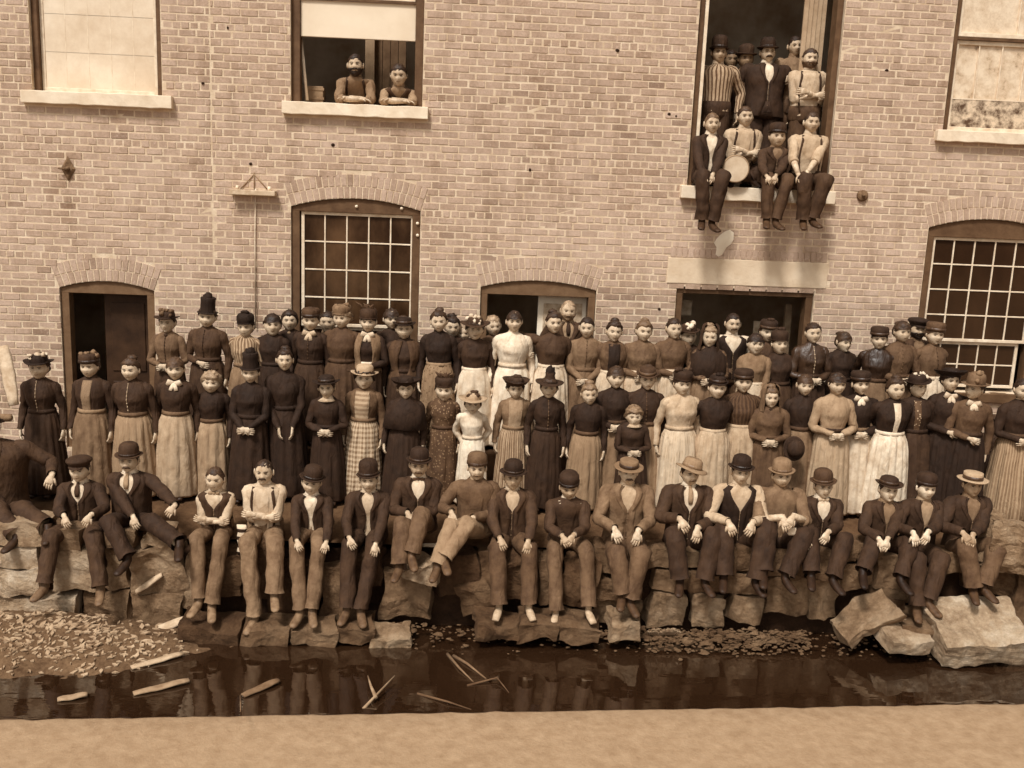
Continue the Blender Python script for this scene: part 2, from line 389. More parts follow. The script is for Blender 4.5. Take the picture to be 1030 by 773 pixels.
# --- upper right window
f = frame_mesh(W5, .085, .1, .06, .2, 4.45, FRAME, 'window', mill)
sash(f, 5.775, 7.27, 4.455, 5.52, 5, 1, .12, .05, .014); sash(f, 5.775, 7.27, 5.56, 6.8, 2, 1, .10, .05, .014)
mb = MB(); mb.box(5.775, 7.27, .09, .14, 5.522, 5.558); mb.build('meeting_rail', FRAME, f, False)
mb = MB(); mb.box(5.82, 7.23, .122, .142, 4.83, 4.845); mb.build('muntin', SASH, f, False)
def refl_mat():  # pale blind tone with mottled reflections painted into the glass colour
    m, t, b = mk('painted_reflection_glass'); n = nz(t, 5.5, 8, .75); r = ramp(t, n.outputs[0], [(.30, T(90)), (.42, T(200)), (.6, T(226))])
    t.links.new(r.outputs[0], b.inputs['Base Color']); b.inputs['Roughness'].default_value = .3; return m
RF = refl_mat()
pane(f, 5.81, 7.24, 4.50, 5.49, .15, RF); pane(f, 5.81, 7.24, 5.6, 6.75, .135, RF)
pane(f, 5.81, 7.24, 4.50, 4.83, .1262, mottle_mat('mottled_reflection_glass', 84, 214, 9, (.4, .6)), 'lower_pane')  # darker mottle painted on for the reflections in the lowest panes
slab('sill', 5.60, 7.5, -.09, .12, 4.312, 4.448, BRIGHT, f)
# rounded shapes of the reflection in the lowest panes, not built
for i, (px, tone) in enumerate(((787, 200), (811, 190), (835, 170), (858, 90))):
    pass
# --- loading door upstairs
f = frame_mesh(UD, .075, .1, .05, .24, 3.665, FRAME, 'loading_door', mill)
slab('sill', 2.52, 4.42, -.10, .3, 3.502, 3.660, BRIGHT, f)
mb = MB(); mb.box(2.677, 2.715, .03, .06, 4.1, 7.3); mb.build('door_edge', SASH, f, False, .004)
mb = MB()
for i in range(5): mb.box(3.98 + i * .062, 4.038 + i * .062, .42 + i * .02, .45 + i * .02, 3.62, 7.2)
mb.build('door_leaf', rough_mat('pale_boards', 176, .12, 4, .8, .3, 20), f, False, .004)
# --- lower left door
f = frame_mesh(D1, .10, .06, .03, .17, .12, rough_mat('door_frame_paint', 112, .1, 8, .6, .3, 30), 'doorway', mill)
mb = MB(); mb.box(-4.55, -3.97, .22, .26, .12, 2.06)
for z0, z1 in ((.3, .95), (1.08, 1.95)): mb.box(-4.47, -4.05, .205, .222, z0, z1)
mb.build('door_leaf', rough_mat('dark_door', 56, .25, 4, .55, .2, 20), f, False, .01)
# --- lower window (between left door and middle door)
def big_window(o, x0, x1, zt, zmid, zb, rows_low, mit):
    f = frame_mesh(o, .10, o.zs - zt + 0.0, .03, .18, o.z0, FRAME, 'window', mill)
    sash(f, x0, x1, zmid, zt, 5, 4, .06, .038, .018, y2=.10); sash(f, x0 + .02, x1 - .06, zb, zmid - .004, 5, 2, .10, .038, .018, y2=.14)
    pane(f, x0 + .03, x1 - .03, zmid + .03, zt - .03, .08, mit); pane(f, x0 + .05, x1 - .09, zb + .03, zmid - .03, .12, mit)
    slab('sill', o.x0 - .05, o.x1 + .05, -.06, .1, o.z0 - .12, o.z0 - .001, FRAME, f); return f
def dim_glass(key, a, b_):  # opaque glass colour: dim room behind and reflection blotches painted in
    m, t, b = mk(key); n = nz(t, 2.2, 5, .6, sc3=(1, 1, .5)); r = ramp(t, n.outputs[0], [(.4, T(a)), (.7, T(b_))])
    t.links.new(r.outputs[0], b.inputs['Base Color']); b.inputs['Roughness'].default_value = .12; b.inputs['Specular IOR Level'].default_value = .3
    bump(t, nz(t, 2.5, 2).outputs[0], b, .1, .02); return m
f3 = big_window(W3, -2.085, -.715, 3.165, 1.76, 1.3, 4, dim_glass('painted_dim_glass', 46, 92))
f4 = big_window(W4, 5.765, 7.13, 3.16, 1.845, 1.25, 4, dim_glass('dark_glass', 48, 62))
for px, py in ((358.6, 208), (404, 210), (420, 225), (420, 237)):
    mb = MB(); mb.ball(on_y(px, py, .02), .02, 8); mb.build('insulator_knob', BRIGHT, f3)
# --- middle doorway
f = frame_mesh(D2, .09, .09, .03, .2, .12, rough_mat('door_frame_paint', 112), 'doorway', mill)
mb = MB(); mb.box(.86, 1.474, .21, .25, .12, 2.23); mb.build('door_leaf', rough_mat('whitewashed_door', 244, .08, 3, .8, .2, 20), f, False, .006)
for q in ((.93, 1.2, .195, .209, 1.75, 2.13), (1.24, 1.42, .195, .209, 1.80, 2.14)): mb = MB(); mb.box(*q); mb.build('paper_notice', rough_mat('old_paper', 188, .14, 14, .9, 0), f, False)
# --- right doorway
f = frame_mesh(D3, .09, .085, .03, .2, .12, FRAME, 'doorway', mill)
mb = MB(); mb.box(4.13, 4.22, .5, .58, .12, 2.2); mb.build('inner_post', rough_mat('worn_post', 150, .2, 6), f, False, .01)
for q in ((2.70, 2.90, .55, .57, 2.0, 2.2), (3.75, 3.98, .6, .62, 1.7, 1.95)): mb = MB(); mb.box(*q); mb.build('paper_notice', rough_mat('old_paper', 188), f, False)

# --- things on the wall
def wallthing(name, label, cat, px, py, group=None): return thing(name, label, cat, on_y(px, py, 0), 0, group)
t = wallthing('anchor_plate', 'diamond shaped iron anchor plate on the brick below the upper left window', 'anchor plate', 69, 170)
mb = MB(); mb.ring_mesh([[(0, -.012, .15), (-.085, -.012, 0), (0, -.012, -.15), (.085, -.012, 0)], [(0, -.03, .10), (-.055, -.03, 0), (0, -.03, -.10), (.055, -.03, 0)]], True, False, True); mb.build('plate', rough_mat('iron', 112, .25, 20), t, False)
mb = MB(); mb.tube([(0, -.02, 0), (0, -.07, 0)], [.03, .024], 8); mb.tube([(0, -.05, 0), (-.1, -.06, 0)], [.014, .01], 6); mb.build('bolt', rough_mat('iron', 92), t)
t = wallthing('anchor_plate', 'round iron anchor plate on the brick between the upper door and the right window', 'anchor plate', 867, 197)
mb = MB(); mb.tube([(0, -.005, 0), (0, -.03, 0), (0, -.04, 0)], [.07, .068, .05], 16); mb.build('plate', rough_mat('iron_light', 118, .2, 20), t)
mb = MB(); mb.tube([(0, -.035, 0), (0, -.07, 0)], [.02, .018], 8); mb.build('bolt', rough_mat('iron', 92), t)
t = wallthing('wall_bracket', 'pale horizontal bracket board on the brick left of the arched window', 'bracket', 256, 194)
mb = MB(); mb.box(-.27, .27, -.14, -.005, -.03, .03); mb.build('shelf', rough_mat('pale_wood', 196, .1, 12), t, False, .006)
mb = MB()
for s in (-1, 1): mb.tube([(s * .17, -.012, .03), (0, -.012, .22)], .006, 6)
mb.tube([(0, -.014, .02), (0, -.014, .24)], .006, 6); mb.build('brace', rough_mat('bracket_rod', 150), t)
for s in (-.19, .19): mb = MB(); mb.tube([(s, -.06, .03), (s, -.06, .08)], [.025, .018], 8); mb.build('insulator', BRIGHT, t)
mb = MB(); mb.tube([on_y(257, 190, -.03), on_y(256.5, 240, -.025), on_y(257, 330, -.03)], .008, 6)
tag(mb.build('wall_conduit', rough_mat('pale_cord', 205)), 'thin pale vertical cord running down the brick below the bracket board', 'cord')
for (px, py, r, lab) in ((727, 245, .09, 'white splash of limewash on the brick above the stone lintel'),):
    mb = MB(); c = on_y(px, py, -.010); pts = []
    for i in range(20):
        a = 2 * pi * i / 20; rx = .11; x = rx * cos(a); z = .17 * sin(a); x += z * .45; k = 1 + .18 * noise.noise(Vector((cos(a), sin(a), 2)) * 2)
        if sin(a) < 0: x *= .6
        pts.append((c.x + x * k, c.y, c.z + z * k))
    mb.ring_mesh([pts, [((p[0] - c.x) * .9 + c.x, c.y - .006, (p[2] - c.z) * .9 + c.z) for p in pts]], True, False, True)
    tag(mb.build('limewash_patch', rough_mat('limewash', 244, .02)), lab, 'patch')
rnd = random.Random(5); mb = MB()
for px, py in ((252, 165), (335, 146), (673, 115), (680, 117), (621, 51), (892, 71), (204, 84), (663, 311), (229, 28), (533, 171)):
    c = on_y(px, py, -.005); mb = MB(); mb.ball(c, (rnd.uniform(.012, .028), .012, rnd.uniform(.012, .02)), 7, 0, .3); mb.build('wall_hole', rough_mat('hole_dark', 50), mill)  # dark-coloured lumps in place of holes in the brick

# ================================================================== GROUND, CANAL
ZW = -0.97                                              # water level
def dirt_mat(key, a, b_, sc):
    m, t, b = mk(key); n = nz(t, sc, 8, .7); n2 = nz(t, sc * 7, 5, .7)
    c = mix(t, .5, ramp(t, n.outputs[0], [(.3, T(a)), (.7, T(b_))]).outputs[0], ramp(t, n2.outputs[0], [(.3, T(a * .85)), (.7, T(b_ * 1.1))]).outputs[0])
    t.links.new(c, b.inputs['Base Color']); b.inputs['Roughness'].default_value = .95; b.inputs['Specular IOR Level'].default_value = .1
    bump(t, nz(t, sc * 9, 6, .7).outputs[0], b, .8, .02); return m
DIRT = dirt_mat('yard_dirt', 66, 104, 1.5)
def sheet(name, x0, x1, y0, y1, nx, ny, zf, mat, kind='structure'):
    mb = MB(); rings = []
    for j in range(ny + 1):
        y = y0 + (y1 - y0) * j / ny
        rings.append([(x0 + (x1 - x0) * i / nx, y, zf(x0 + (x1 - x0) * i / nx, y)) for i in range(nx + 1)])
    mb.ring_mesh(rings, False); o = mb.build(name, mat)
    if kind: o['kind'] = kind
    return o
YC = -2.68                                              # face of the canal wall
def yard_z(x, y): return -.02 + min(0, (y + 1.6)) * .14 + .02 * noise.noise(Vector((x * 1.5, y * 1.5, 0)))
sheet('yard_ground', -30, 30, YC + .25, .28, 240, 14, yard_z, DIRT)
sheet('canal_bed', -60, 60, -60, YC + .3, 4, 4, lambda x, y: -2.6, dirt_mat('mud', 40, 60, 1))
def water_mat():
    m, t, b = mk('canal_water'); b.inputs['Base Color'].default_value = T(42); b.inputs['Roughness'].default_value = .03
    b.inputs['Specular IOR Level'].default_value = 1.0; b.inputs['IOR'].default_value = 1.9
    n = nz(t, 2.6, 3, .5, sc3=(.7, 1.7, 1)); bump(t, n.outputs[0], b, .12, .03); return m
sheet('canal_water', -60, 60, -9.0, YC + .28, 1, 1, lambda x, y: ZW, water_mat())
# near bank added to fill the pale strip at the bottom of the view
pA, pB = on_z(0, 722, ZW + .08), on_z(1030, 706, ZW + .08)
mb = MB(); rings = []
for i in range(641):
    f = -3 + 7 * i / 640; p = pA.lerp(pB, f); e = .022 * noise.noise(Vector((f * 45, 1, 0))) + .02 * noise.noise(Vector((f * 150, 4, 0)))
    rings.append([(p.x, p.y + .02 + e, ZW - .5), (p.x, p.y + e, ZW + .06), (p.x, p.y - .05 + e, ZW + .08)] + [(p.x, p.y - k, ZW + .08 + .012 * noise.noise(Vector((p.x * 2, k * 3, 1)))) for k in (.3, .6, 1.0, 1.6, 3, 8)] + [(p.x, -45, ZW + .1)])
mb.ring_mesh([r[::-1] for r in rings], False); struct(mb.build('added_near_bank', dirt_mat('bank_sand', 154, 163, 1.1)))
# raised step along the mill for the back row
STEPZ = .48
mb = MB(); mb.box(-4.3, 6.6, -1.02, -.02, -.1, STEPZ); struct(mb.build('loading_step', rough_mat('step_planks', 90, .2, 5), None, False, .01))

# ------------------------------------------------------------------ retaining wall of quarry blocks
def stone_mat(key, v):
    if key in MATS: return MATS[key]
    m, t, b = mk(key); n = nz(t, 3.2, 8, .65); n2 = nz(t, 16, 7, .75)
    c = mix(t, .45, ramp(t, n.outputs[0], [(.34, T(v * .62)), (.5, T(v)), (.66, T(min(245, v * 1.25)))]).outputs[0], ramp(t, n2.outputs[0], [(.3, T(v * .6)), (.55, T(v)), (.75, T(min(245, v * 1.25)))]).outputs[0])
    t.links.new(c, b.inputs['Base Color']); b.inputs['Roughness'].default_value = .9; b.inputs['Specular IOR Level'].default_value = .15
    bump(t, nz(t, 9, 9, .75).outputs[0], b, 1.0, .07); MATS[key] = m; return m
def rock_mesh(size, seed, sub=7, k=.16, top=None):
    """a squarish broken stone centred on the origin"""
    mb = MB(); sx, sy, sz = size; nv = {}
    def P(a, b, c):
        v = Vector((a, b, c)); L = max(abs(a), abs(b), abs(c)); s_ = v.normalized() * L
        q = v.lerp(s_, .05); q = Vector((q.x * sx / 2, q.y * sy / 2, q.z * sz / 2))
        m_ = min(size); n = noise.noise_vector(q * 2.2 / max(.25, m_) * .5 + Vector((seed * 7.3, 0, seed))) * m_ * k * 1.6 + noise.noise_vector(q * 9 + Vector((0, seed * 3, 0))) * m_ * k * .45 + noise.noise_vector(q * 24 + Vector((0, seed * 3, 0))) * m_ * k * .22
        return q + n
    def idx(a, b, c):
        key = (round(a, 4), round(b, 4), round(c, 4))
        if key not in nv: nv[key] = len(mb.v); mb.v.append(tuple(P(a, b, c)))
        return nv[key]
    g = [-1 + 2 * i / sub for i in range(sub + 1)]
    for i in range(sub):
        for j in range(sub):
            a, b, c, d_ = g[i], g[i + 1], g[j], g[j + 1]
            for s_ in (-1, 1):
                for f in (((s_, a, c), (s_, b, c), (s_, b, d_), (s_, a, d_)), ((a, s_, c), (a, s_, d_), (b, s_, d_), (b, s_, c)), ((a, c, s_), (b, c, s_), (b, d_, s_), (a, d_, s_))):
                    ff = tuple(idx(*p) for p in f); ff = ff if s_ > 0 else ff[::-1]
                    mb.f.append(ff); mb.m.append(0)
    return mb
rw = thing('retaining_wall', 'dry stone canal wall of rough quarry blocks under the seated men', 'stone wall', (0, YC, 0))
mb = MB(); rings = []
for i in range(121):
    x = -14 + 30 * i / 120; e = .05 * noise.noise(Vector((x * 4, 0, 0)))
    rings.append([(x, .10 + e, -2.4 - YC * 0), (x, .12 + e, -.6), (x, .08 + e, -.24), (x, .45, -.2), (x, .45, -2.4)])
mb.ring_mesh([r[::-1] for r in rings], True, True, True); o = mb.build('rubble_core', stone_mat('core_stone', 62), rw)
# blocks traced on the wall face: x0, y0, x1, y1, tilt in degrees, tone
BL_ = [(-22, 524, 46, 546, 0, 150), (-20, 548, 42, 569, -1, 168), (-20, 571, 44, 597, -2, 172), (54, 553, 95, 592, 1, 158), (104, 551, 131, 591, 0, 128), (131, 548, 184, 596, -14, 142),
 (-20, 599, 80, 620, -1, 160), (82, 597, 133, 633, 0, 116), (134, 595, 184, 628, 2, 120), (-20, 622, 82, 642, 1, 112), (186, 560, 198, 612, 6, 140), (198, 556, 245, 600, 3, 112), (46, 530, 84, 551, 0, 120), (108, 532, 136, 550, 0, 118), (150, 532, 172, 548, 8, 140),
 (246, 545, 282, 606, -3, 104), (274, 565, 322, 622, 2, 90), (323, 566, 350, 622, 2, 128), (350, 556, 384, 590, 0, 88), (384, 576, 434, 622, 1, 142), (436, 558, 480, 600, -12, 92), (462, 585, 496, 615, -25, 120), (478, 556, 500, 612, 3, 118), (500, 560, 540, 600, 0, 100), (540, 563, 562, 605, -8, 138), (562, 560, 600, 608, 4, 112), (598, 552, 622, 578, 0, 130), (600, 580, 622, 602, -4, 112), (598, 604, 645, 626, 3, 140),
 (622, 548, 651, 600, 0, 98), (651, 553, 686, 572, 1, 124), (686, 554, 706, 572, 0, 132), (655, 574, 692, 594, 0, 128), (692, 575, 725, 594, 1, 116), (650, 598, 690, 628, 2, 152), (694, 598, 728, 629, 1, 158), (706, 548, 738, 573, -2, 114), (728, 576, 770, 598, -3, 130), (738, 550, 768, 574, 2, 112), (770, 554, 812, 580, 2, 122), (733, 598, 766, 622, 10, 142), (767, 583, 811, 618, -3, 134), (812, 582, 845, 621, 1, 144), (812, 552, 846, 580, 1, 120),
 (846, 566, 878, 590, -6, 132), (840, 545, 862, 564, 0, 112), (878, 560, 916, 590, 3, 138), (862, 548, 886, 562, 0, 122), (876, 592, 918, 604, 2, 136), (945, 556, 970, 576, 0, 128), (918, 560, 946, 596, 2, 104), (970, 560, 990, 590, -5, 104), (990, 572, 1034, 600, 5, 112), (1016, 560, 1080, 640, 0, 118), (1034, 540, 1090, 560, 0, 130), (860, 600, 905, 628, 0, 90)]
for i, (x0, y0, x1, y1, tl, v) in enumerate(BL_):
    a = on_y((x0 + x1) / 2, (y0 + y1) / 2, YC); b = on_y(x1, (y0 + y1) / 2, YC); c = on_y((x0 + x1) / 2, y0, YC)
    wd, hg = abs(b.x - a.x) * 2.0, abs(c.z - a.z) * 2.02; rnd = random.Random(i); dp = rnd.uniform(.3, .42)
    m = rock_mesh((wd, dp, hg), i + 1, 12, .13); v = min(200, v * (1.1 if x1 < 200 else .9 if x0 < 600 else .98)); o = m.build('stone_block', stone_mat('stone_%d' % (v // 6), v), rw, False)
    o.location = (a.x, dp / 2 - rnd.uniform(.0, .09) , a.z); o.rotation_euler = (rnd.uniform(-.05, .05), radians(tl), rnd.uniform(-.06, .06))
# ------------------------------------------------------------------ loose boulders and slabs at the water's edge
def boulder(name, label, cat, px, py, Y, size, rot, v, seed, group=None, k=.16):
    p = on_y(px, py, Y); o = rock_mesh(size, seed, 14, k).build(name, stone_mat('stone_%d' % (v // 6), v), None, False); o.location = p; o.rotation_euler = [radians(a) for a in rot]
    tag(o, label, cat, group); return o
G_ = 'loose stones along the foot of the canal wall'
boulder('boulder', 'large pale boulder with a flat sloping top at the right end of the water edge', 'boulder', 978, 634, -3.08, (.90, .62, .30), (26, -4, 4), 182, 5, G_, .12)
boulder('rock_slab', 'pale leaning slab just left of the large pale boulder', 'stone slab', 870, 622, -2.96, (.66, .40, .13), (20, -30, 4), 146, 11, G_, .3)
boulder('boulder', 'small rounded pale stone half in the water between leaning slab and large boulder', 'boulder', 908, 641, -3.14, (.46, .36, .15), (14, 4, 10), 176, 12, G_, .16)
boulder('boulder', 'big rounded block at the far right on top of the canal wall', 'boulder', 1022, 551, -2.62, (.75, .5, .44), (0, 4, 0), 152, 14, G_, .25)
boulder('boulder', 'small broken stone on the wall behind the boots of the man in a dark bowler', 'boulder', 157, 541, -2.6, (.2, .2, .16), (0, 12, 0), 150, 16, G_, .3)
boulder('boulder', 'rough pale rock between the feet of the two men with raised knees', 'boulder', 425, 573, -2.75, (.36, .3, .18), (0, 6, 0), 166, 17, G_, .3)
boulder('boulder', 'low pointed pale stone at the waterline below the tall pale block', 'boulder', 392, 640, -2.98, (.42, .3, .14), (10, 0, 0), 160, 18, G_, .3)
for i, (x0, x1, y, v, lab) in enumerate([(186, 246, 632, 84, 'dark flat ledge stone under the boots of the man in a vest with crossed arms'), (248, 296, 633, 116, 'flat ledge stone under the feet of the man in suspenders'), (296, 338, 633, 130, 'brown flat ledge stone under the feet of the man in the tilted bowler'),
      (340, 376, 631, 108, 'flat ledge stone under the man with a tall bowler'), (478, 520, 627, 100, 'flat ledge stone under the left foot of the pale footed youth in a brimmed hat'), (521, 560, 627, 104, 'flat ledge stone under the right foot of the youth in a brimmed hat'), (561, 600, 629, 118, 'flat ledge stone under the feet of the man looking down'), (612, 640, 628, 150, 'pale flat ledge stone under the crossed feet of the man in the open tan jacket'),
      (900, 935, 628, 120, 'flat ledge stone in front of the youth in a dark round cap')]):
    p, q = on_y(x0, y, -2.92), on_y(x1, y, -2.92)
    boulder('ledge_stone', lab, 'ledge stone', (x0 + x1) / 2, y, -2.92, ((q.x - p.x) * 1.05, .42, .17), (4, (-1) ** i * 2, 0), v, 30 + i, 'flat ledge stones at the waterline', .22)
# leaning boards
def board(name, label, cat, a, b, wd, th, v, up=(0, -.5, 1)):
    mb = MB(); a, b = Vector(a), Vector(b); n = 10; pts = [a.lerp(b, i / n) + Vector((0, 0, .003 * sin(i))) for i in range(n + 1)]
    d_ = (b - a).normalized(); u = Vector(up); s_ = d_.cross(u).normalized()
    mb.tube(pts, [(wd * (.6 + .4 * sin(pi * (i + 1) / (n + 2))), th) for i in range(n + 1)], 8, 0, True, up=s_, wr=.15)
    o = mb.build(name, rough_mat('driftwood_%d' % v, v, .15, 9, .85, .5, 30)); tag(o, label, cat); return o
board('driftwood_board', 'pale weathered board lying aslant at the left foot of the canal wall', 'board', on_y(134, 642, -2.95), on_y(198, 619, -2.78), .055, .02, 182)
board('driftwood_board', 'pale board wedged upright across the tilted square block behind the seated men', 'board', on_y(137, 596, -2.78), on_y(163, 578, -2.74), .04, .02, 176)
board('driftwood_board', 'white lath lying flat between the raised knees of two seated men', 'board', on_y(425, 549, -2.5), on_y(449, 548, -2.5), .03, .015, 205)
def stick(label, pts, r, v):
    mb = MB()
    for P in pts: mb.tube(P, [r * (1 - .7 * i / (len(P) - 1)) for i in range(len(P))], 7, 0, True, wr=.3)
    tag(mb.build('driftwood_branch', rough_mat('driftwood_%d' % v, v, .15, 9)), label, 'branch')
w_ = lambda x, y, h=0: on_z(x, y, ZW + h)
stick('forked pale branch rising from the dark water near the middle of the canal', [[w_(364, 715, -.02), w_(376, 702, .05), w_(397, 680, .09)], [w_(378, 702, .05), w_(373, 690, .07), w_(370, 680, .09)]], .017, 150)
stick('long pale branch floating aslant under the water edge right of the forked branch', [[w_(450, 658, .0), w_(462, 672, .02), w_(476, 686, .0)], [w_(456, 660, .0), w_(470, 668, .015), w_(489, 683, .0)]], .018, 120)
stick('crooked branch lying in the dark water below the youth in a brimmed hat', [[w_(420, 698, .0), w_(450, 706, .02), w_(474, 714, .0)], [w_(470, 690, .0), w_(500, 682, .03), w_(512, 697, .0)]], .014, 96)
for i, (lab, a, b, c) in enumerate([('pale curled plank standing in for the water reflection below the leaning board', (132, 672), (160, 668), (184, 657)), ('second pale plank standing in for a reflection left of the dark water', (134, 698), (165, 692), (190, 684)), ('short pale plank standing in for a reflection at the left bank edge', (58, 704), (75, 696), (88, 698)), ('pale plank aslant in the water, standing in for a reflection beyond the second plank', (244, 700), (262, 692), (280, 684))]):
    board('reflection_plank', lab, 'plank', w_(*a, .01), w_(*c, .03), .05, .014, (168, 150, 160, 118)[i], (0, 0, 1))  # planks added in place of pale reflections on the water
stick('upright thin pale stake standing in the water below the man in suspenders', [[w_(242, 716, -.1), w_(242, 700, .02), w_(242, 716, .32)]], .013, 120)
# added left mound and chips in place of streaky reflections and sunken slabs
def mound_z(x, y):
    p = on_z(70, 655, ZW); dx = (x - (p.x - .45)) / 1.55; dy = (y - (p.y + .18)) / .75
    h = .26 * exp(-(dx ** 2) * 1.2 - dy ** 2 * 1.3) * 1.15 - .08
    return ZW + h + .05 * noise.noise(Vector((x * 3, y * 3, 0))) + .02 * noise.noise(Vector((x * 11, y * 11, 5)))
c0 = on_z(60, 665, ZW)
sheet('added_shore_bank', c0.x - 3, c0.x + 2.4, c0.y - 1.6, YC + .2, 90, 50, mound_z, dirt_mat('spoil', 66, 122, 3))
mb = MB(); rnd = random.Random(21)
def chips(n, area, zf, smin, smax):
    for _ in range(n):
        x, y = area(); z = zf(x, y); 
        if z is None or z < ZW: continue
        s_ = rnd.uniform(smin, smax); a = rnd.uniform(0, pi); l = s_; w2 = s_ * rnd.uniform(.25, .6); tl = rnd.uniform(-.5, .5)
        ux, uy = cos(a), sin(a); p = [(x + ux * l, y + uy * l, z + .01 + tl * l), (x - uy * w2, y + ux * w2, z + .012), (x - ux * l, y - uy * l, z + .01 - tl * l * .4), (x + uy * w2, y - ux * w2, z + .012)]
        mb.quad(*p); q = [(a_, b_, c_ - .012) for a_, b_, c_ in p]; mb.quad(*q[::-1])
        for i in range(4): mb.quad(p[i], q[i], q[(i + 1) % 4], p[(i + 1) % 4])
chips(900, lambda: (rnd.gauss(c0.x - .2, .7), rnd.gauss(c0.y + .22, .28)), mound_z, .01, .05)
o = mb.build('reflection_chips', rough_mat('pale_chips', 166, .15, 6), None, False); tag(o, 'pale chips standing in for streaky reflections at the left water edge', 'wood chips', kind='stuff')
mb = MB(); rnd = random.Random(22)
for _ in range(1500):
    px = rnd.uniform(690, 880) if rnd.random() < .6 else rnd.uniform(400, 1020); p = on_y(px, 0, -2.9); x = p.x; y = -2.86 - abs(rnd.gauss(0, .11)); s_ = rnd.uniform(.006, .02) * (2.2 if rnd.random() < .08 else 1)
    mb.ball((x, y, ZW + .02 + max(0, .16 * (1 - (-2.84 - y) / .26)) * rnd.uniform(.5, 1)), (s_ * 1.3, s_ * .9, s_ * .55), 6, 0, .9)
o = mb.build('rubble', stone_mat('rubble_stone', 120), None, False); tag(o, 'small rubble and pebbles heaped along the waterline', 'rubble', kind='stuff')
mb = MB()
for i in range(60):
    p = on_y(665 + rnd.uniform(-14, 16), 636, -2.95); a = rnd.uniform(-1.1, 1.1); l = rnd.uniform(.04, .11)
    mb.tube([p + Vector((0, 0, -.03)), p + Vector((sin(a) * l * .5, -.02, l * .5 * cos(a))), p + Vector((sin(a) * l, -.05, l * cos(a) * .6))], [.006, .005, .001], 4)
o = mb.build('grass_tuft', rough_mat('dry_grass', 170, .15, 8)); tag(o, 'small dry grass tuft at the waterline below the left of the two square pale blocks', 'grass')
# pale timber at the left edge of the yard
board('timber_offcut', 'pale board leaning upright at the left edge beside the woman in a wide black hat', 'timber', on_y(14, 408, -1.9), on_y(3, 348, -1.75), .075, .025, 190, (0, -1, .2))
board('timber_offcut', 'short brown board lying at the left edge under the pale leaning board', 'timber', on_y(-25, 424, -1.95), on_y(12, 420, -1.9), .05, .03, 130, (0, -1, .2))

# ================================================================== PEOPLE
_cloth = cloth
def cloth(v, pat='plain', v2=None): return _cloth(v * .98 + 5 if v < 190 else v - 4, pat, v2)
EYE = rough_mat('eye_dark', 62, .1, 20, .3, 0); LIP = rough_mat('lip', 104, .05, 20, .5, 0)
HEAD_H, HEAD_W, HEAD_D = .112, .083, .095             # half height (chin to crown), half width, half depth
HV = dict(w=1., j=1., n=1., c=1., f=1.)
def head_pt(u, sex, x=0):
    """point on the head for a unit direction (face looks along -Y)"""
    a, b, c = u
    w_ = 1.0; 
    if c < -.05: w_ = 1 - (.26 if sex == 'f' else .17) * HV['j'] * ((-c - .05) / .95) ** 1.9
    fr = max(0, -b)
    w_ *= HV['w'] * (.95 if sex == 'm' else .97) * (1 + .045 * exp(-((c + .18) / .22) ** 2)); px, py, pz = a * HEAD_W * w_, b * HEAD_D, c * HEAD_H * (HV['f'] if c < 0 else 1)
    if b > 0 and c < -.3: py *= 1 - .45 * min(1, (-c - .3) / .7)
    if b < 0: py *= 1 - .10 * (1 - abs(c)) ; 
    if b < 0 and c < -.2: py *= 1 + .10 * min(1, (-c - .2) / .6)
    if fr > .15:
        g = lambda x0, z0, sx, sz: exp(-((px - x0) / sx) ** 2 - ((pz - z0) / sz) ** 2)
        py -= .019 * HV['n'] * g(0, -.024, .0125, .014) + .011 * HV['n'] * g(0, .0, .009, .026)      # nose
        py += .012 * (g(.032, .008, .020, .014) + g(-.032, .008, .020, .014))   # eye sockets
        py -= .005 * (g(.03, .027, .022, .008) + g(-.03, .027, .022, .008))     # brow
        py -= .005 * g(0, -.054, .018, .007) + .009 * HV['c'] * g(0, -.090, .017, .012)   # lips, chin
        py += .004 * g(0, -.071, .018, .006)
        py -= .004 * (g(.040, -.022, .018, .014) + g(-.040, -.022, .018, .014)) - .002 * (g(.042, -.055, .014, .016) + g(-.042, -.055, .014, .016))
    return Vector((px, py, pz))
def head_grid(n=26, m=30):
    out = []
    for i in range(n + 1):
        th = pi * (i + .01) / (n + .02); row = []
        for j in range(m):
            ph = 2 * pi * j / m + .28 * sin(4 * pi * j / m) * 0
            row.append((sin(th) * cos(ph), sin(th) * sin(ph), -cos(th)))
        out.append(row)
    return out
HG = head_grid()
def add_head(mb, Mh, sex, s=1.0):
    rings = [[tuple(Mh @ (head_pt(u, sex) * s)) for u in row] for row in HG]
    mb.ring_mesh(rings, True, True, True, 0)
    for sx in (-1, 1):
        c = Mh @ Vector((sx * .0315 * s, -.0765 * s, .006 * s)); mb.ball(c, (.0130 * s, .0060 * s, .0036 * s), 8, 1)
        c = Mh @ Vector((sx * .085 * s, .010 * s, -.004 * s)); mb.ball(c, (.011 * s, .018 * s, .031 * s), 8, 0)
        pts = [Mh @ (Vector((sx * x, -y, z)) * s) for x, y, z in ((.013, .0875, .0175), (.031, .0855, .022), (.050, .073, .018))]
        mb.tube(pts, [.0026 * s, .0034 * s, .002 * s], 6, 2)
    pts = [Mh @ (Vector((x, -y, z)) * s) for x, y, z in ((-.021, .083, -.053), (0, .0905, -.055), (.021, .083, -.053))]
    mb.tube(pts, [.002 * s, .0042 * s, .002 * s], 6, 3)
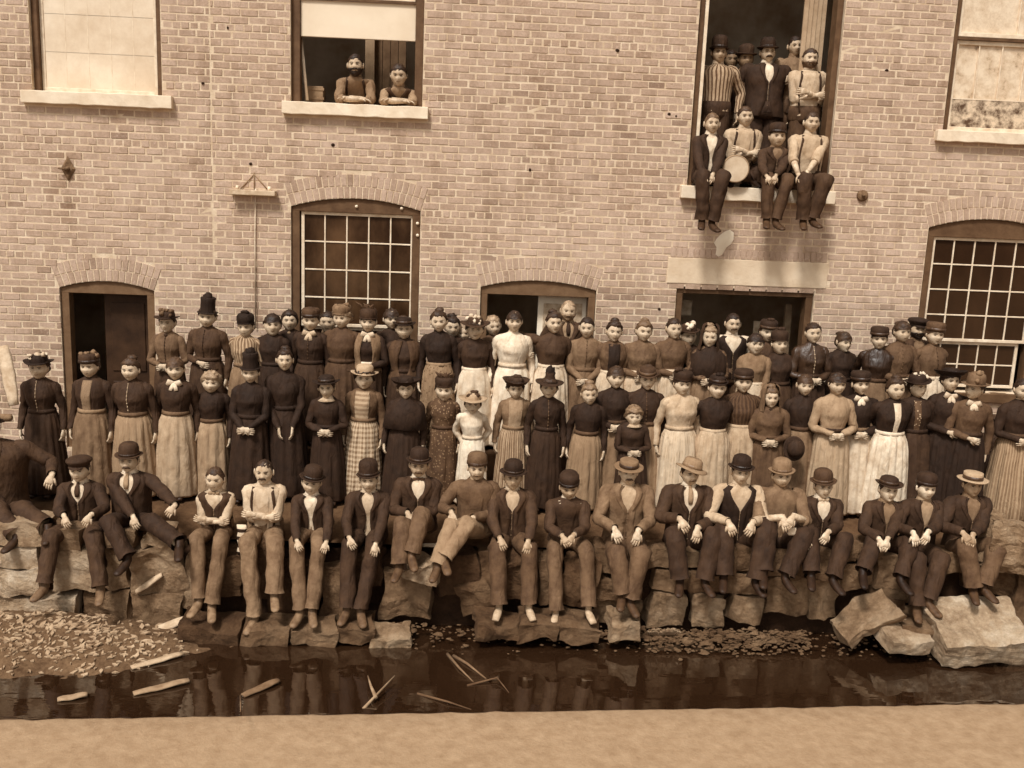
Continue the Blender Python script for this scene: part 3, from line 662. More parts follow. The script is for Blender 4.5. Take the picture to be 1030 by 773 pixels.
def add_hair(parent, Mh, style, tone, sex, s, seed):
    mb = MB(); rings = []; n, m = 18, 30
    fl = {'bangs': .30, 'up': .50, 'short': .46, 'bald': .93, 'long': .46, 'curly': .34, 'bun': .50, 'cropped': .52}.get(style, .55)
    thick = {'bangs': 1.15, 'up': 1.2, 'short': 1.12, 'bald': 1.03, 'long': 1.2, 'curly': 1.3, 'bun': 1.13, 'cropped': 1.07}.get(style, 1.1)
    rg = {'bangs': .10, 'curly': .22, 'up': .13, 'long': .10}.get(style, .09)
    for i in range(n + 1):
        f = i / n; row = []
        for j in range(m):
            ph = 2 * pi * j / m; fr = -sin(ph)                  # 1 at the face
            side = abs(cos(ph))
            lo = -.62 if style not in ('long',) else -1.25       # how far the hair comes down at the nape
            edge = lo + (fl - lo) * (0 if fr < -.25 else min(1, (fr + .25) / .95) ** (.75 if sex == 'm' else .6))
            edge += .10 * noise.noise(Vector((cos(ph) * 3.3, sin(ph) * 3.3, seed))) * (fr > -.2)
            if style == 'bald': edge = max(edge, lo + (.55 - lo) * (fr > -.3) * .8)
            c = edge + (1 - edge) * sin(f * pi / 2); cc = max(-1, min(1, c)); sn = sqrt(max(0, 1 - cc * cc))
            if c < -.8: sn = .6
            u = Vector((sn * cos(ph), sn * sin(ph), cc)); p = head_pt(u, sex); t = 1.01 + (thick - 1.01) * min(1, f * 5)
            if style == 'bangs' and fr > .5: t = thick if f < .5 else 1.1
            if c < -1: p.z = c * HEAD_H
            k = t + rg * noise.noise(u * 4.2 + Vector((seed, 0, 0))) + rg * 1.0 * noise.noise(u * 13 + Vector((0, seed, 0)))
            p = Vector((p.x * k, p.y * k + .004, p.z * (1 + (k - 1) * .55 if p.z > 0 else 1.0))); row.append(tuple(Mh @ (p * s)))
        rings.append(row)
    mb.ring_mesh(rings, True, False, True, 0)
    rnd_b = .012 * sin(seed * 2.7)
    if sex == 'f' and style in ('up', 'bangs', 'bun'):
        c = Mh @ (Vector((rnd_b, .035, .118)) * s) if style == 'up' else Mh @ (Vector((0, .075, .075)) * s)
        mb.ball(c, (.050 * s, .046 * s, .030 * s), 10, 0, .35)
    mb.build('hair', hairm(tone), parent)
def add_moustache(parent, Mh, tone, s, beard=0):
    mb = MB(); pts = [Mh @ (Vector((x, -y, z)) * s) for x, y, z in ((-.036, .076, -.056), (-.018, .091, -.043), (0, .099, -.039), (.018, .091, -.043), (.036, .076, -.056))]
    mb.tube(pts, [.004 * s, .009 * s, .008 * s, .009 * s, .004 * s], 8, 0, wr=.3); mb.build('moustache', hairm(tone), parent)
    if beard:
        mb = MB(); rings = []
        for i in range(9):
            c = -.30 - .70 * i / 8; row = []
            for j in range(18):
                ph = -pi / 2 + (j - 8.5) / 8.5 * 1.75; sn = sqrt(max(0, 1 - c * c)); u = Vector((sn * cos(ph), sn * sin(ph), c)); p = head_pt(u, 'm')
                if i < 4 and abs(j - 8.5) < 3.2 and i > -1: p = p * .90
                k = 1.12 + .10 * noise.noise(u * 9); row.append(tuple(Mh @ (Vector((p.x * k, p.y * k, p.z * (1.10 if beard > 1 else 1.05))) * s)))
            rings.append(row)
        mb.ring_mesh(rings, False, True, True); mb.build('beard', hairm(tone), parent)

# ---- hats: lathe profiles (radius, height above eye line), oval, brim curl
HATS = {
 'bowler': dict(brim=[(.084, .046), (.112, .044), (.124, .052), (.122, .058), (.108, .053), (.086, .056)], crown=[(.086, .05), (.089, .08), (.088, .12), (.078, .152), (.052, .170), (.012, .176)], curl=.016, band=(.058, .076)),
 'tallbowler': dict(brim=[(.084, .046), (.106, .044), (.114, .052), (.106, .053), (.086, .056)], crown=[(.086, .05), (.089, .09), (.089, .145), (.080, .178), (.052, .196), (.012, .201)], curl=.012, band=(.058, .080)),
 'boater': dict(brim=[(.082, .050), (.125, .050), (.140, .051), (.140, .057), (.125, .058), (.084, .058)], crown=[(.086, .055), (.087, .08), (.087, .118), (.080, .123), (.012, .124)], curl=.004, band=(.062, .092)),
 'cap': dict(brim=[(.080, .040), (.090, .040), (.092, .047), (.084, .050)], crown=[(.086, .045), (.094, .062), (.112, .085), (.112, .100), (.090, .118), (.045, .126), (.012, .127)], curl=0, band=None, visor=1),
 'round': dict(brim=[(.080, .042), (.094, .042), (.096, .050), (.084, .053)], crown=[(.087, .045), (.094, .08), (.092, .12), (.075, .145), (.045, .157), (.012, .16)], curl=0, band=(.05, .07)),
 'wide': dict(brim=[(.082, .052), (.130, .050), (.178, .058), (.180, .064), (.130, .058), (.086, .060)], crown=[(.086, .055), (.084, .09), (.078, .118), (.055, .132), (.012, .135)], curl=.012, band=(.066, .092)),
 'wideup': dict(brim=[(.082, .048), (.120, .062), (.150, .095), (.152, .102), (.125, .072), (.086, .060)], crown=[(.086, .055), (.084, .09), (.078, .118), (.055, .132), (.012, .135)], curl=.01, band=(.066, .09)),
 'slouch': dict(brim=[(.082, .050), (.120, .046), (.150, .034), (.151, .041), (.122, .054), (.086, .058)], crown=[(.088, .052), (.090, .09), (.084, .13), (.064, .150), (.03, .140), (.010, .132)], curl=.014, band=(.060, .085)),
 'tall': dict(brim=[(.080, .048), (.102, .046), (.108, .050), (.104, .055), (.084, .056)], crown=[(.084, .052), (.076, .10), (.074, .16), (.079, .205), (.072, .212), (.012, .212)], curl=.006, band=(.058, .09)),
 'toque': dict(brim=[(.080, .044), (.092, .044), (.096, .056), (.086, .062)], crown=[(.090, .05), (.098, .08), (.099, .115), (.085, .135), (.012, .140)], curl=0, band=(.052, .078)),
 'plume': dict(brim=[(.082, .052), (.120, .048), (.150, .054), (.152, .060), (.122, .056), (.086, .060)], crown=[(.082, .055), (.060, .09), (.050, .13), (.052, .165), (.040, .18), (.008, .185)], curl=.01, band=None),
 'straw': dict(brim=[(.082, .050), (.118, .046), (.146, .058), (.147, .064), (.118, .054), (.086, .058)], crown=[(.087, .052), (.088, .09), (.086, .125), (.070, .145), (.040, .150), (.012, .150)], curl=.014, band=(.060, .085)),
}
def add_hat(parent, Mh, kind, tone, s, seed, trim=None, band=None, tilt=(0, 0), big=1.0):
    H = HATS[kind]; Mt = Mh @ Matrix.Translation((0, .006, 0)) @ Matrix.Rotation(tilt[0], 4, 'Y') @ Matrix.Rotation(tilt[1], 4, 'X')
    n = 30
    def rg(r, z, lo=False):
        out = []
        for j in range(n):
            a = 2 * pi * j / n; curl = H['curl'] * (cos(a) ** 2 - .35) * max(0, (r - .085) / .05)
            rr = r if r < .1 else .1 + (r - .1) * big
            k = 1 + .02 * noise.noise(Vector((cos(a) * 2, sin(a) * 2, seed))) * (2.2 if r > .1 else 1)
            out.append(tuple(Mt @ (Vector((rr * cos(a) * k, rr * 1.12 * sin(a) * k, z + curl)) * s)))
        return out
    mb = MB(); mb.ring_mesh([rg(r, z) for r, z in H['brim']], True); mb.ring_mesh([rg(r, z) for r, z in H['crown']], True, False, True)
    if H.get('visor'):
        rings = []
        for t_ in (0, 1):
            rings.append([tuple(Mt @ (Vector((x * (1 - .1 * t_), -.088 - (.042 * (1 - (x / .07) ** 2)) * t_, .050 - .016 * t_)) * s)) for x in [-.07 + .14 * q / 10 for q in range(11)]])
        rings.append([tuple(Vector(p) - Vector((0, 0, .005))) for p in rings[1]]); mb.ring_mesh(rings, False)
    v = tone; ht = mb.build('hat', cloth(v, 'plain') if kind not in ('boater', 'straw') else rough_mat('straw_%d' % v, v, .08, 20, .8, .6, 90), parent)
    if H['band'] and band is not None:
        z0, z1 = H['band']; R0 = [c for c in H['crown']][1][0] + .004
        mb = MB(); mb.ring_mesh([rg(R0 - .004, z0 - .002), rg(R0, z0), rg(R0, z1), rg(R0 - .005, z1 + .002)], True); mb.build('hat_band', cloth(band, 'satin'), ht)
    if trim:
        kind2, tv = trim; rnd = random.Random(seed); mb = MB(); ztop = H['crown'][-1][1]
        if kind2 == 'flowers':
            for _ in range(15):
                a = rnd.uniform(0, 2 * pi); r = rnd.uniform(.02, .095); mb.ball(Mt @ (Vector((r * cos(a), -abs(r * sin(a)) * rnd.choice((1, 1, -1)), rnd.uniform(.07, ztop + .012))) * s), rnd.uniform(.014, .03) * s, 7, 0, .6)
        if kind2 == 'feathers':
            for _ in range(13):
                a = rnd.uniform(-1.2, 1.2); b = rnd.uniform(-.5, .5); L = rnd.uniform(.05, .095); p0 = Vector((rnd.uniform(-.05, .05), -.03, ztop * .75)); 
                mb.tube([Mt @ (q * s) for q in (p0, p0 + Vector((sin(a) * L * .5, b * L * .4, L * .7)), p0 + Vector((sin(a) * L * 1.15, b * L, L * .95 + .01)))], [.010 * s, .014 * s, .002], 6, 0, flat=None, wr=.5)
        if kind2 == 'bow':
            for sx in (-1, 1):
                mb.ball(Mt @ (Vector((sx * .035, -.06, ztop * .8)) * s), (.036 * s, .02 * s, .026 * s), 8, 0, .4)
                mb.ball(Mt @ (Vector((sx * .016 + .01, -.03, ztop + .006)) * s), (.03 * s, .026 * s, .022 * s), 8, 0, .5)
            mb.ball(Mt @ (Vector((0, -.075, ztop * .78)) * s), .016 * s, 7)
        if kind2 == 'plume':
            mb.ball(Mt @ (Vector((0, -.01, ztop - .01)) * s), (.052 * s, .045 * s, .06 * s), 12, 0, .5)
        mb.build({'flowers': 'hat_flowers', 'feathers': 'hat_feathers', 'bow': 'hat_bow', 'plume': 'hat_plume'}[kind2], cloth(tv, 'plain'), ht)
    return ht

# ---- hands: palm, four unequal bent fingers and a thumb
def add_hand(mb, wrist, dir_, palm_n, side, s=1.0, curl=.35, mi=0):
    d_ = Vector(dir_).normalized(); nrm = Vector(palm_n); nrm = (nrm - d_ * nrm.dot(d_)).normalized(); x = d_.cross(nrm).normalized() * side   # x points to the thumb
    W = Vector(wrist); L = .078 * s
    mb.tube([W - d_ * .03 * s, W, W + d_ * .03 * s, W + d_ * .06 * s, W + d_ * L], [(.024 * s, .019 * s), (.026 * s, .017 * s), (.037 * s, .017 * s), (.041 * s, .016 * s), (.036 * s, .011 * s)], 10, mi, True, up=x)
    for k, (off, ln) in enumerate(((.030, .066), (.010, .074), (-.010, .069), (-.029, .053))):
        p = W + d_ * (L - .012 * s) + x * off * s; c1 = curl * (1 + .12 * k); a = p; pts = [p]; dd = d_.copy()
        for seg, fr in ((.42, .7), (.33, 1.25), (.25, 1.0)):
            dd = (dd * cos(c1 * fr * .8) + nrm * sin(c1 * fr * .8)).normalized(); a = a + dd * (ln * s * seg) + x * off * .06; pts.append(a.copy())
        mb.tube(pts, [.0098 * s, .0092 * s, .0085 * s, .0062 * s], 6, mi)
    p = W + d_ * .022 * s + x * .026 * s; t = (d_ * .72 + x * .62 + nrm * .25).normalized()
    mb.tube([p, p + t * .032 * s, p + (t * .058 + nrm * .012 + d_ * .006) * s], [.0135 * s, .0115 * s, .008 * s], 7, mi)

def oring(c, rx, ryf, ryb, n=28, X=Vector((1, 0, 0)), Y=Vector((0, 1, 0)), a0=None, a1=None, fn=None):
    out = []
    for j in range(n):
        if a0 is None: a = 2 * pi * j / n - pi / 2
        else: a = a0 + (a1 - a0) * j / (n - 1)
        ry = ryf if sin(a) < 0 else ryb; k = fn(a) if fn else 1
        p = c + X * (rx * cos(a) * k) + Y * (ry * sin(a) * k); out.append(tuple(p))
    return out
def spine_at(sp, z):
    """interpolate a spine: list of (height along body, point, yaw)"""
    for (a, pa), (b, pb) in zip(sp, sp[1:]):
        if z <= b: f = (z - a) / (b - a); return pa.lerp(pb, f)
    return sp[-1][1].copy()
def wrinkle(rings, amp, sc_, seed):
    o = []
    for r in rings:
        row = []
        for p in r:
            p = Vector(p); n1 = noise.noise_vector(p * sc_ * .75 + Vector((seed, seed * .7, 0))) * amp * 1.2
            q = Vector((p.x * 15 + p.z * 5, p.y * 9, p.z * 9 - p.x * 6)) + Vector((seed * 3, 0, 0)); f = (1 - abs(noise.noise(q))) ** 3 - .45
            d_ = Vector((p.x, p.y, 0)); d_ = d_.normalized() if d_.length > 1e-4 else d_
            row.append(tuple(p + n1 + d_ * f * amp * .9))
        o.append(row)
    return o
def ik(a, b, l1, l2, bend):
    a, b, bend = Vector(a), Vector(b), Vector(bend); dv = b - a; D = dv.length; mx_ = (l1 + l2) * .995
    if D > mx_: k = D / mx_; l1 *= k; l2 *= k
    u = dv.normalized(); x = (l1 * l1 - l2 * l2 + D * D) / (2 * D); h = sqrt(max(0, l1 * l1 - x * x)); n = bend - u * bend.dot(u)
    return a + u * x + n.normalized() * h
SEED = [0]
def head_matrix(c, yaw=0, pitch=0, roll=0):
    return Matrix.Translation(c) @ Matrix.Rotation(yaw, 4, 'Z') @ Matrix.Rotation(pitch, 4, 'X') @ Matrix.Rotation(roll, 4, 'Y')

def sleeve(mb, sh, el, wr_, r, n=12, mi=0, seed=0, puff=0, end=1.0):
    sh, el, wr_ = Vector(sh), Vector(el), Vector(wr_); pts = []; rad = []
    top = sh + Vector((0, 0, .004)); inn = Vector((-.07 if sh.x > 0 else .07, 0, .028))
    for i in range(10): f = i / 10; pts.append(top.lerp(el, f)); rad.append(r[0] * (1 - f) + r[1] * f + puff * exp(-((f - .12) / .2) ** 2))
    for i in range(10):
        f = i / 9 * end; pts.append(el.lerp(wr_, f)); rad.append(r[1] * (1 - f) + r[2] * f)
    # round the elbow
    pts[10] = (pts[9] + pts[10] * 2 + pts[11]) / 4
    pts[0:1] = [top + inn, top + inn * .55, top + inn * .12 + (el - sh) * .03]; rad[0:1] = [r[0] * .45, r[0] * .72, r[0] * .95]
    s0 = len(mb.v); mb.tube(pts, rad, n, mi, False, wr=.06)
    for i in range(s0, len(mb.v)):
        p = Vector(mb.v[i]); mb.v[i] = tuple(p + noise.noise_vector(p * 14 + Vector((seed, 0, 0))) * .010 + noise.noise_vector(Vector((p.x * 14, p.y * 14, p.z * 26)) + Vector((seed, 5, 0))) * .006)

def woman(fx, fy, Y, z0, label, hair=(60, 'up'), hat=None, top=(66,), skirt=(64,), apron=None, collar=None, arms='down', yaw=0, turn=0, nod=0, skn=203, front=None, belt=None, buttons=None, jacket=None, veil=None, group='W', hs=None, slim=1.0, cape=None, noarms=False, sash_=None):
    SEED[0] += 1; sd = SEED[0]; rnd = random.Random(sd * 13); P = on_y(fx, fy, Y); base = Vector((P.x, Y, z0)); ze = P.z - z0 - .0
    HV.update(w=rnd.uniform(.93, 1.07), j=rnd.uniform(.6, 1.25), n=rnd.uniform(.8, 1.45), c=rnd.uniform(.5, 1.6), f=rnd.uniform(.94, 1.07)); slim = slim * rnd.uniform(1.0, 1.16)
    Ht = ze + .124; k = Ht / 1.60; s = (hs * 1.13) if hs else 1.08 + rnd.uniform(-.02, .03)
    yaw0 = yaw; yaw = yaw + rnd.uniform(-.16, .16) if yaw == 0 else yaw; turn = turn - (yaw - yaw0) * .7 + rnd.uniform(-.14, .14); nod = nod + rnd.uniform(-.05, .07)
    if Ht < 1.15 or Ht > 1.80: print('HEIGHT', round(Ht, 2), label)
    root = thing('person', label, 'person', base, yaw, {'W': 'women and girls standing in the crowd', 'M': 'men standing among the women'}[group])
    root.rotation_euler = (rnd.uniform(-.015, .015), rnd.uniform(-.02, .02), yaw)
    kw = k * slim * (1 if k > .95 else .97)
    Z = lambda f: f * Ht
    hc = Vector((0, -.015, ze)); Mh = head_matrix(hc, turn, nod, rnd.uniform(-.05, .05))
    shy = Z(.812); lean = rnd.uniform(-.012, .012)
    sp = [(0, Vector((0, 0, 0))), (Z(.6), Vector((0, 0, Z(.6)))), (Z(.82), Vector((lean, 0, Z(.82)))), (Z(1), Vector((0, -.01, Z(1))))]
    # --- body
    mb = MB(); add_head(mb, Mh, 'f', s)
    nb = hc + Vector((0, .025, -.06)); mb.tube([nb, nb.lerp(Vector((0, .008, Z(.825))), .6), Vector((0, .01, Z(.815))), Vector((0, 0, Z(.78))), Vector((0, 0, Z(.60))), Vector((0, 0, Z(.50))), Vector((0, 0, Z(.46)))], [.045 * s, .043 * s, (.07 * kw, .055 * kw), (.13 * kw, .08 * kw), (.098 * kw, .078 * kw), (.14 * kw, .11 * kw), .10 * kw], 14, 0)
    for sx in (-1, 1):
        mb.tube([Vector((sx * .075 * k, 0, Z(.50))), Vector((sx * .07 * k, 0, Z(.28))), Vector((sx * .065 * k, .01, Z(.05))), Vector((sx * .07 * k, -.06, Z(.02)))], [.08 * k, .055 * k, .035 * k, .03 * k], 8, 0)
    S = {sx: Vector((sx * .147 * kw + lean, .004, shy - .030)) for sx in (-1, 1)}; la, lf = .285 * k, .245 * k
    pose = {'down': ((.225, rnd.uniform(-.06, .03), .48), (.22, rnd.uniform(-.06, .03), .475)), 'clasp': ((.035, -.20, .545), (.035, -.20, .545)), 'waist': ((.045, -.19, .60), (.045, -.19, .60)), 'behind': ((.10, .13, .52), (.10, .13, .52)),
            'low': ((.07, -.17, .49), (.07, -.17, .49)), 'left': ((.205, .0, .475), (.04, -.19, .60)), 'right': ((.04, -.19, .60), (.205, .0, .475)), 'cross': ((-.06, -.17, .64), (-.07, -.19, .625)), 'hold': ((.02, -.22, .67), (.06, -.2, .60)), 'lean': ((.30, .03, .70), (.19, 0, .48))}[arms]
    elw = {}
    for sx, (wx, wy, wz) in zip((-1, 1), pose):
        wr_ = Vector((sx * wx * (kw if abs(wx) > .1 else k), wy * k, Z(wz))); sh = S[sx]
        bend = Vector((sx * .8, .6, -.1)) if arms not in ('down',) else Vector((sx * .3, 1, 0))
        dv = wr_ - sh
        if dv.length > (la + lf) * .97: wr_ = sh + dv.normalized() * (la + lf) * .97
        e = ik(sh, wr_, la, lf, bend); elw[sx] = (sh, e, wr_)
        mb.tube([sh, e, wr_], [.038 * k, .032 * k, .023 * k], 8, 0)
        if wz < .5: dr = Vector((sx * -.08, -.15, -1)); pn = Vector((-sx, .3, 0)); cu = .35
        elif arms == 'behind': dr = Vector((-sx, .3, -.2)); pn = Vector((0, 1, 0)); cu = .3
        else: dr = Vector((-sx * .9, -.2, -.25 if arms != 'cross' else -.02)); pn = Vector((0, 1, .1)); cu = .45
        add_hand(mb, wr_ + dr.normalized() * .02, dr, pn, sx, .92 * min(1, k + .04), cu, 0)
    body = mb.build('body', [skin(skn), EYE, hairm(max(40, hair[0] * .8)), LIP], root)
    add_hair(root, Mh, hair[1], hair[0], 'f', s, sd)
    # --- bodice with sleeves
    prof = [(.878, .049, .049, .049), (.862, .048, .046, .048), (.850, .053, .052, .058), (.840, .086, .062, .070), (.826, .126, .078, .086), (.802, .160, .096, .102), (.765, .170, .122, .112), (.720, .164, .138, .108), (.675, .146, .120, .102), (.630, .130, .108, .098), (.600, .136, .114, .106), (.570, .160, .126, .130), (.550, .174, .134, .142)]
    rings = []; fine = []
    for q0, q1 in zip(prof, prof[1:]):
        fine.append(q0)
        if q0[0] < .83: fine += [tuple(a_ + (b_ - a_) * h_ for a_, b_ in zip(q0, q1)) for h_ in (.33, .67)]
    fine.append(prof[-1])
    for i, (f, rx, rf, rb) in enumerate(fine):
        kk = kw if i > 3 else (kw * .5 + .5 * s * .95); c = spine_at(sp, Z(f)); rings.append(oring(c, rx * kk, rf * kk, rb * kk, 32, fn=(lambda a: 1 + .008 * sin(a * 14 + sd)) if i > 5 else None))
    if slim > 1.0: pass
    if not (jacket or abs(top[0] - skirt[0]) < 16): rings = rings[:sum(1 for q in fine if q[0] > .598)]
    rings = wrinkle(rings, .0085, 15, sd)
    mb = MB(); mb.ring_mesh(rings[::-1], True, False, False, 0, us=1.0)
    for sx in (-1, 1):
        sh, e, wr_ = elw[sx]; sleeve(mb, sh + Vector((0, 0, .0)), e, wr_, (.054 * kw, .047 * k, .034 * k), 14, 0, sd, .004)
    bd = mb.build('bodice', cloth(top[0], top[1] if len(top) > 1 else 'plain', top[2] if len(top) > 2 else None), root)
    fy_ = lambda f: next((rf for (g, rx, rf, rb) in prof if g <= f), .12) * kw
    def strip(name, tone, w0, w1, ftop, fbot, mat=None, lift=.008, nn=8, par=None):
        """cloth panel lying on the front of the bodice"""
        mb = MB(); rr = []
        for i in range(nn + 1):
            f = ftop + (fbot - ftop) * i / nn; w_ = w0 + (w1 - w0) * i / nn; c = spine_at(sp, Z(f))
            # interpolate profile
            for (g0, x0, f0, b0), (g1, x1, f1, b1) in zip(prof, prof[1:]):
                if g1 <= f <= g0: t_ = (g0 - f) / (g0 - g1); rx = (x0 + (x1 - x0) * t_) * kw; rf = (f0 + (f1 - f0) * t_) * kw; break
            else: rx, rf = .1, .1
            row = []
            for j in range(9):
                x = w_ * (-1 + 2 * j / 8); a = math.asin(max(-.95, min(.95, x / rx))); row.append(tuple(c + Vector((rx * sin(a), -(rf + lift) * cos(a) - .002, 0))))
            row = [tuple(Vector(row[0]) + Vector((0, .012, 0)))] + row + [tuple(Vector(row[-1]) + Vector((0, .012, 0)))]
            rr.append(row)
        mb.ring_mesh(rr[::-1], False); return mb.build(name, mat or cloth(tone), par or bd)
    if front: strip('bodice_front', front[0], front[1] if len(front) > 1 and not isinstance(front[1], str) else .05, (front[2] if len(front) > 2 and not isinstance(front[2], str) else .04), .832, .60, cloth(front[0], front[3], front[4]) if len(front) > 4 else None)
    if buttons:
        mb = MB()
        for i in range(9):
            f = .83 - i * .026; c = spine_at(sp, Z(f))
            for (g0, x0, f0, b0), (g1, x1, f1, b1) in zip(prof, prof[1:]):
                if g1 <= f <= g0: t_ = (g0 - f) / (g0 - g1); rf = (f0 + (f1 - f0) * t_) * kw; break
            mb.ball(c + Vector((0, -rf - .006, 0)), .0075, 6)
            bp = (bp if i else []) + [c + Vector((0, -rf - .005, 0))]
        mb.tube(bp, .0025, 5)
        mb.build('button_row', rough_mat('button_%d' % buttons, buttons, .05, 20, .3, 0), bd)
    if jacket:                       # open jacket fronts: two side panels
        for sx in (-1, 1):
            mb = MB(); rr = []
            for i in range(13):
                f = .838 - (.838 - .545) * i / 12
                for (g0, x0, f0, b0), (g1, x1, f1, b1) in zip(prof, prof[1:]):
                    if g1 <= f <= g0 + 1e-6: t_ = (g0 - f) / (g0 - g1); rx = (x0 + (x1 - x0) * t_) * kw; rf = (f0 + (f1 - f0) * t_) * kw; break
                gap = .018 + .05 * abs(sin(i / 12 * pi)) ; row = []
                for j in range(8):
                    a = math.asin(min(.9, gap / rx)) + (pi / 2 - math.asin(min(.9, gap / rx))) * j / 7; row.append(tuple(spine_at(sp, Z(f)) + Vector((sx * (rx + .012) * sin(a), -(rf + .016) * cos(a), 0))))
                row = [tuple(Vector(row[0]) + Vector((0, .016, 0)))] + row; rr.append(row if sx < 0 else row)
            mb.ring_mesh(wrinkle(rr, .005, 20, sd), False); mb.build('jacket_front', cloth(jacket), bd)
    if collar:
        kind, tv = collar if isinstance(collar, tuple) else (collar, 220); mb = MB(); c = Vector((0, -.004, Z(.838)))
        if kind == 'bow':
            for sx in (-1, 1): mb.tube([c + Vector((0, -.075, -.01)), c + Vector((sx * .05, -.085, -.005)), c + Vector((sx * .075, -.08, -.035))], [(.015, .012), (.036, .014), (.02, .01)], 8, 0, wr=.4)
            for sx in (-1, 1): mb.tube([c + Vector((0, -.08, -.01)), c + Vector((sx * .02, -.10, -.055)), c + Vector((sx * .03, -.115, -.09))], [(.014, .01), (.024, .01), (.02, .006)], 8, 0, wr=.4)
            nm = 'collar_bow'
        elif kind == 'wide':
            rr = [oring(c + Vector((0, 0, .022)), .05, .048, .052, 24), oring(c + Vector((0, 0, .0)), .07, .066, .07, 24), oring(c + Vector((0, -.006, -.03)), .115 * kw, .10, .09, 24), oring(c + Vector((0, -.004, -.036)), .11 * kw, .095, .085, 24)]
            mb.ring_mesh(rr, True); nm = 'collar'
        elif kind == 'thin':
            rr = [oring(Vector((0, 0, Z(.872))), .048 * s, .049 * s, .05 * s, 24), oring(Vector((0, 0, Z(.872) - .018)), .052 * s, .054 * s, .054 * s, 24)]
            mb.ring_mesh(rr, True); nm = 'collar'
        else:                          # brooch
            mb.ball(c + Vector((0, -.072, -.015)), (.022, .012, .018), 8, 0, .3); nm = 'brooch'
        mb.build(nm, cloth(tv), bd)
    # --- skirt
    prof2 = [(.612, .134, .112, .104), (.595, .146, .120, .122), (.56, .170, .140, .162), (.50, .182, .158, .195), (.40, .196, .172, .205), (.28, .212, .188, .212), (.15, .226, .204, .222), (.04, .238, .216, .232), (.025, .232, .21, .226)]
    npl = rnd.choice((11, 13, 17, 19)); ph = rnd.uniform(0, 6)
    def skr(off=0., lo=9, full=None, a0=None, a1=None, n=84):
        rr = []
        for i, (f, rx, rf, rb) in enumerate(prof2[:lo]):
            amp = .085 * min(1, i / 3); fn = lambda a, amp=amp: 1 + amp * ((1.4 * abs(sin(a * npl / 2 + ph + .6 * sin(3 * a))) - .9) * .75 + .5 * noise.noise(Vector((cos(a) * 3, sin(a) * 3, sd + i * .25))))
            rr.append(oring(Vector((0, .0, Z(f))), (rx + off) * kw, (rf + off) * kw, (rb + off) * kw, n, a0=a0, a1=a1, fn=fn))
        return rr
    mb = MB(); mb.ring_mesh(wrinkle(skr(), .006, 10, sd)[::-1], True, True, False, 0, us=1.7)
    mb.build('skirt', cloth(skirt[0], skirt[1] if len(skirt) > 1 else 'plain', skirt[2] if len(skirt) > 2 else None), root)
    if apron:
        av = apron if isinstance(apron, tuple) else (apron,)
        mb = MB(); rr = wrinkle(skr(.012, 8, None, -pi / 2 - 1.25, -pi / 2 + 1.25, 48), .007, 9, sd + 5)
        rr = [[tuple(Vector(r[0]) * 1 + Vector((0, .02, 0)))] + r + [tuple(Vector(r[-1]) + Vector((0, .02, 0)))] for r in rr]
        mb.ring_mesh(rr[::-1], False, False, False, 0, us=1.2); mb.build('apron', cloth(av[0], av[1] if len(av) > 1 else 'plain', av[2] if len(av) > 2 else None), root)
    if True:
        mb = MB(); rr = [oring(Vector((0, 0, Z(f))), rx * kw, rf * kw, rb * kw, 32) for f, rx, rf, rb in ((.630, .132, .108, .10), (.628, .143, .119, .110), (.604, .148, .126, .114), (.602, .138, .11, .1))]
        mb.ring_mesh(rr[::-1], True); mb.build('waistband', cloth(belt or (apron if apron and not isinstance(apron, tuple) else (apron[0] if apron else (top[0] + skirt[0]) / 2 * .9))), root)
    mb = MB()
    for sx in (-1, 1): mb.tube([Vector((sx * .07, .02, .05)), Vector((sx * .07, -.06, .03)), Vector((sx * .08, -.17 - .05 * kw, .022))], [(.04, .045), (.042, .035), (.028, .018)], 10, 0)
    for q in (mb,):
        q.build('shoe', rough_mat('boot', 46, .2, 12, .5, .2), root)
    if cape:
        mb = MB(); rr = [oring(spine_at(sp, Z(f)), rx * kw, rf * kw, rb * kw, 36, fn=lambda a: 1 + .02 * sin(a * 8)) for f, rx, rf, rb in ((.868, .055, .055, .06), (.84, .075, .075, .08), (.815, .15, .10, .11), (.78, .205, .14, .13), (.70, .23, .165, .15), (.61, .235, .17, .165), (.605, .225, .16, .155))]
        mb.ring_mesh(wrinkle(rr, .012, 9, sd)[::-1], True); mb.build('shawl', cloth(cape), root)
    if veil:
        mb = MB(); rr = []
        for f, r_, z_ in ((0, .05, .150), (.2, .088, .125), (.5, .104, .05), (.8, .103, -.05), (1, .12, -.14)):
            rr.append([tuple(Mh @ (Vector((r_ * cos(a), r_ * 1.12 * sin(a) + .012, z_)) * s)) for a in [-.75 + (pi + 1.5) * j / 23 for j in range(24)]])
        mb.ring_mesh(rr, False); mb.build('hood', cloth(veil), root)
    if hat:
        h = dict(hat); kd = h.pop('k'); tn = h.pop('v'); add_hat(root, Mh, kd, tn, s, sd, **h)
    return root, elw

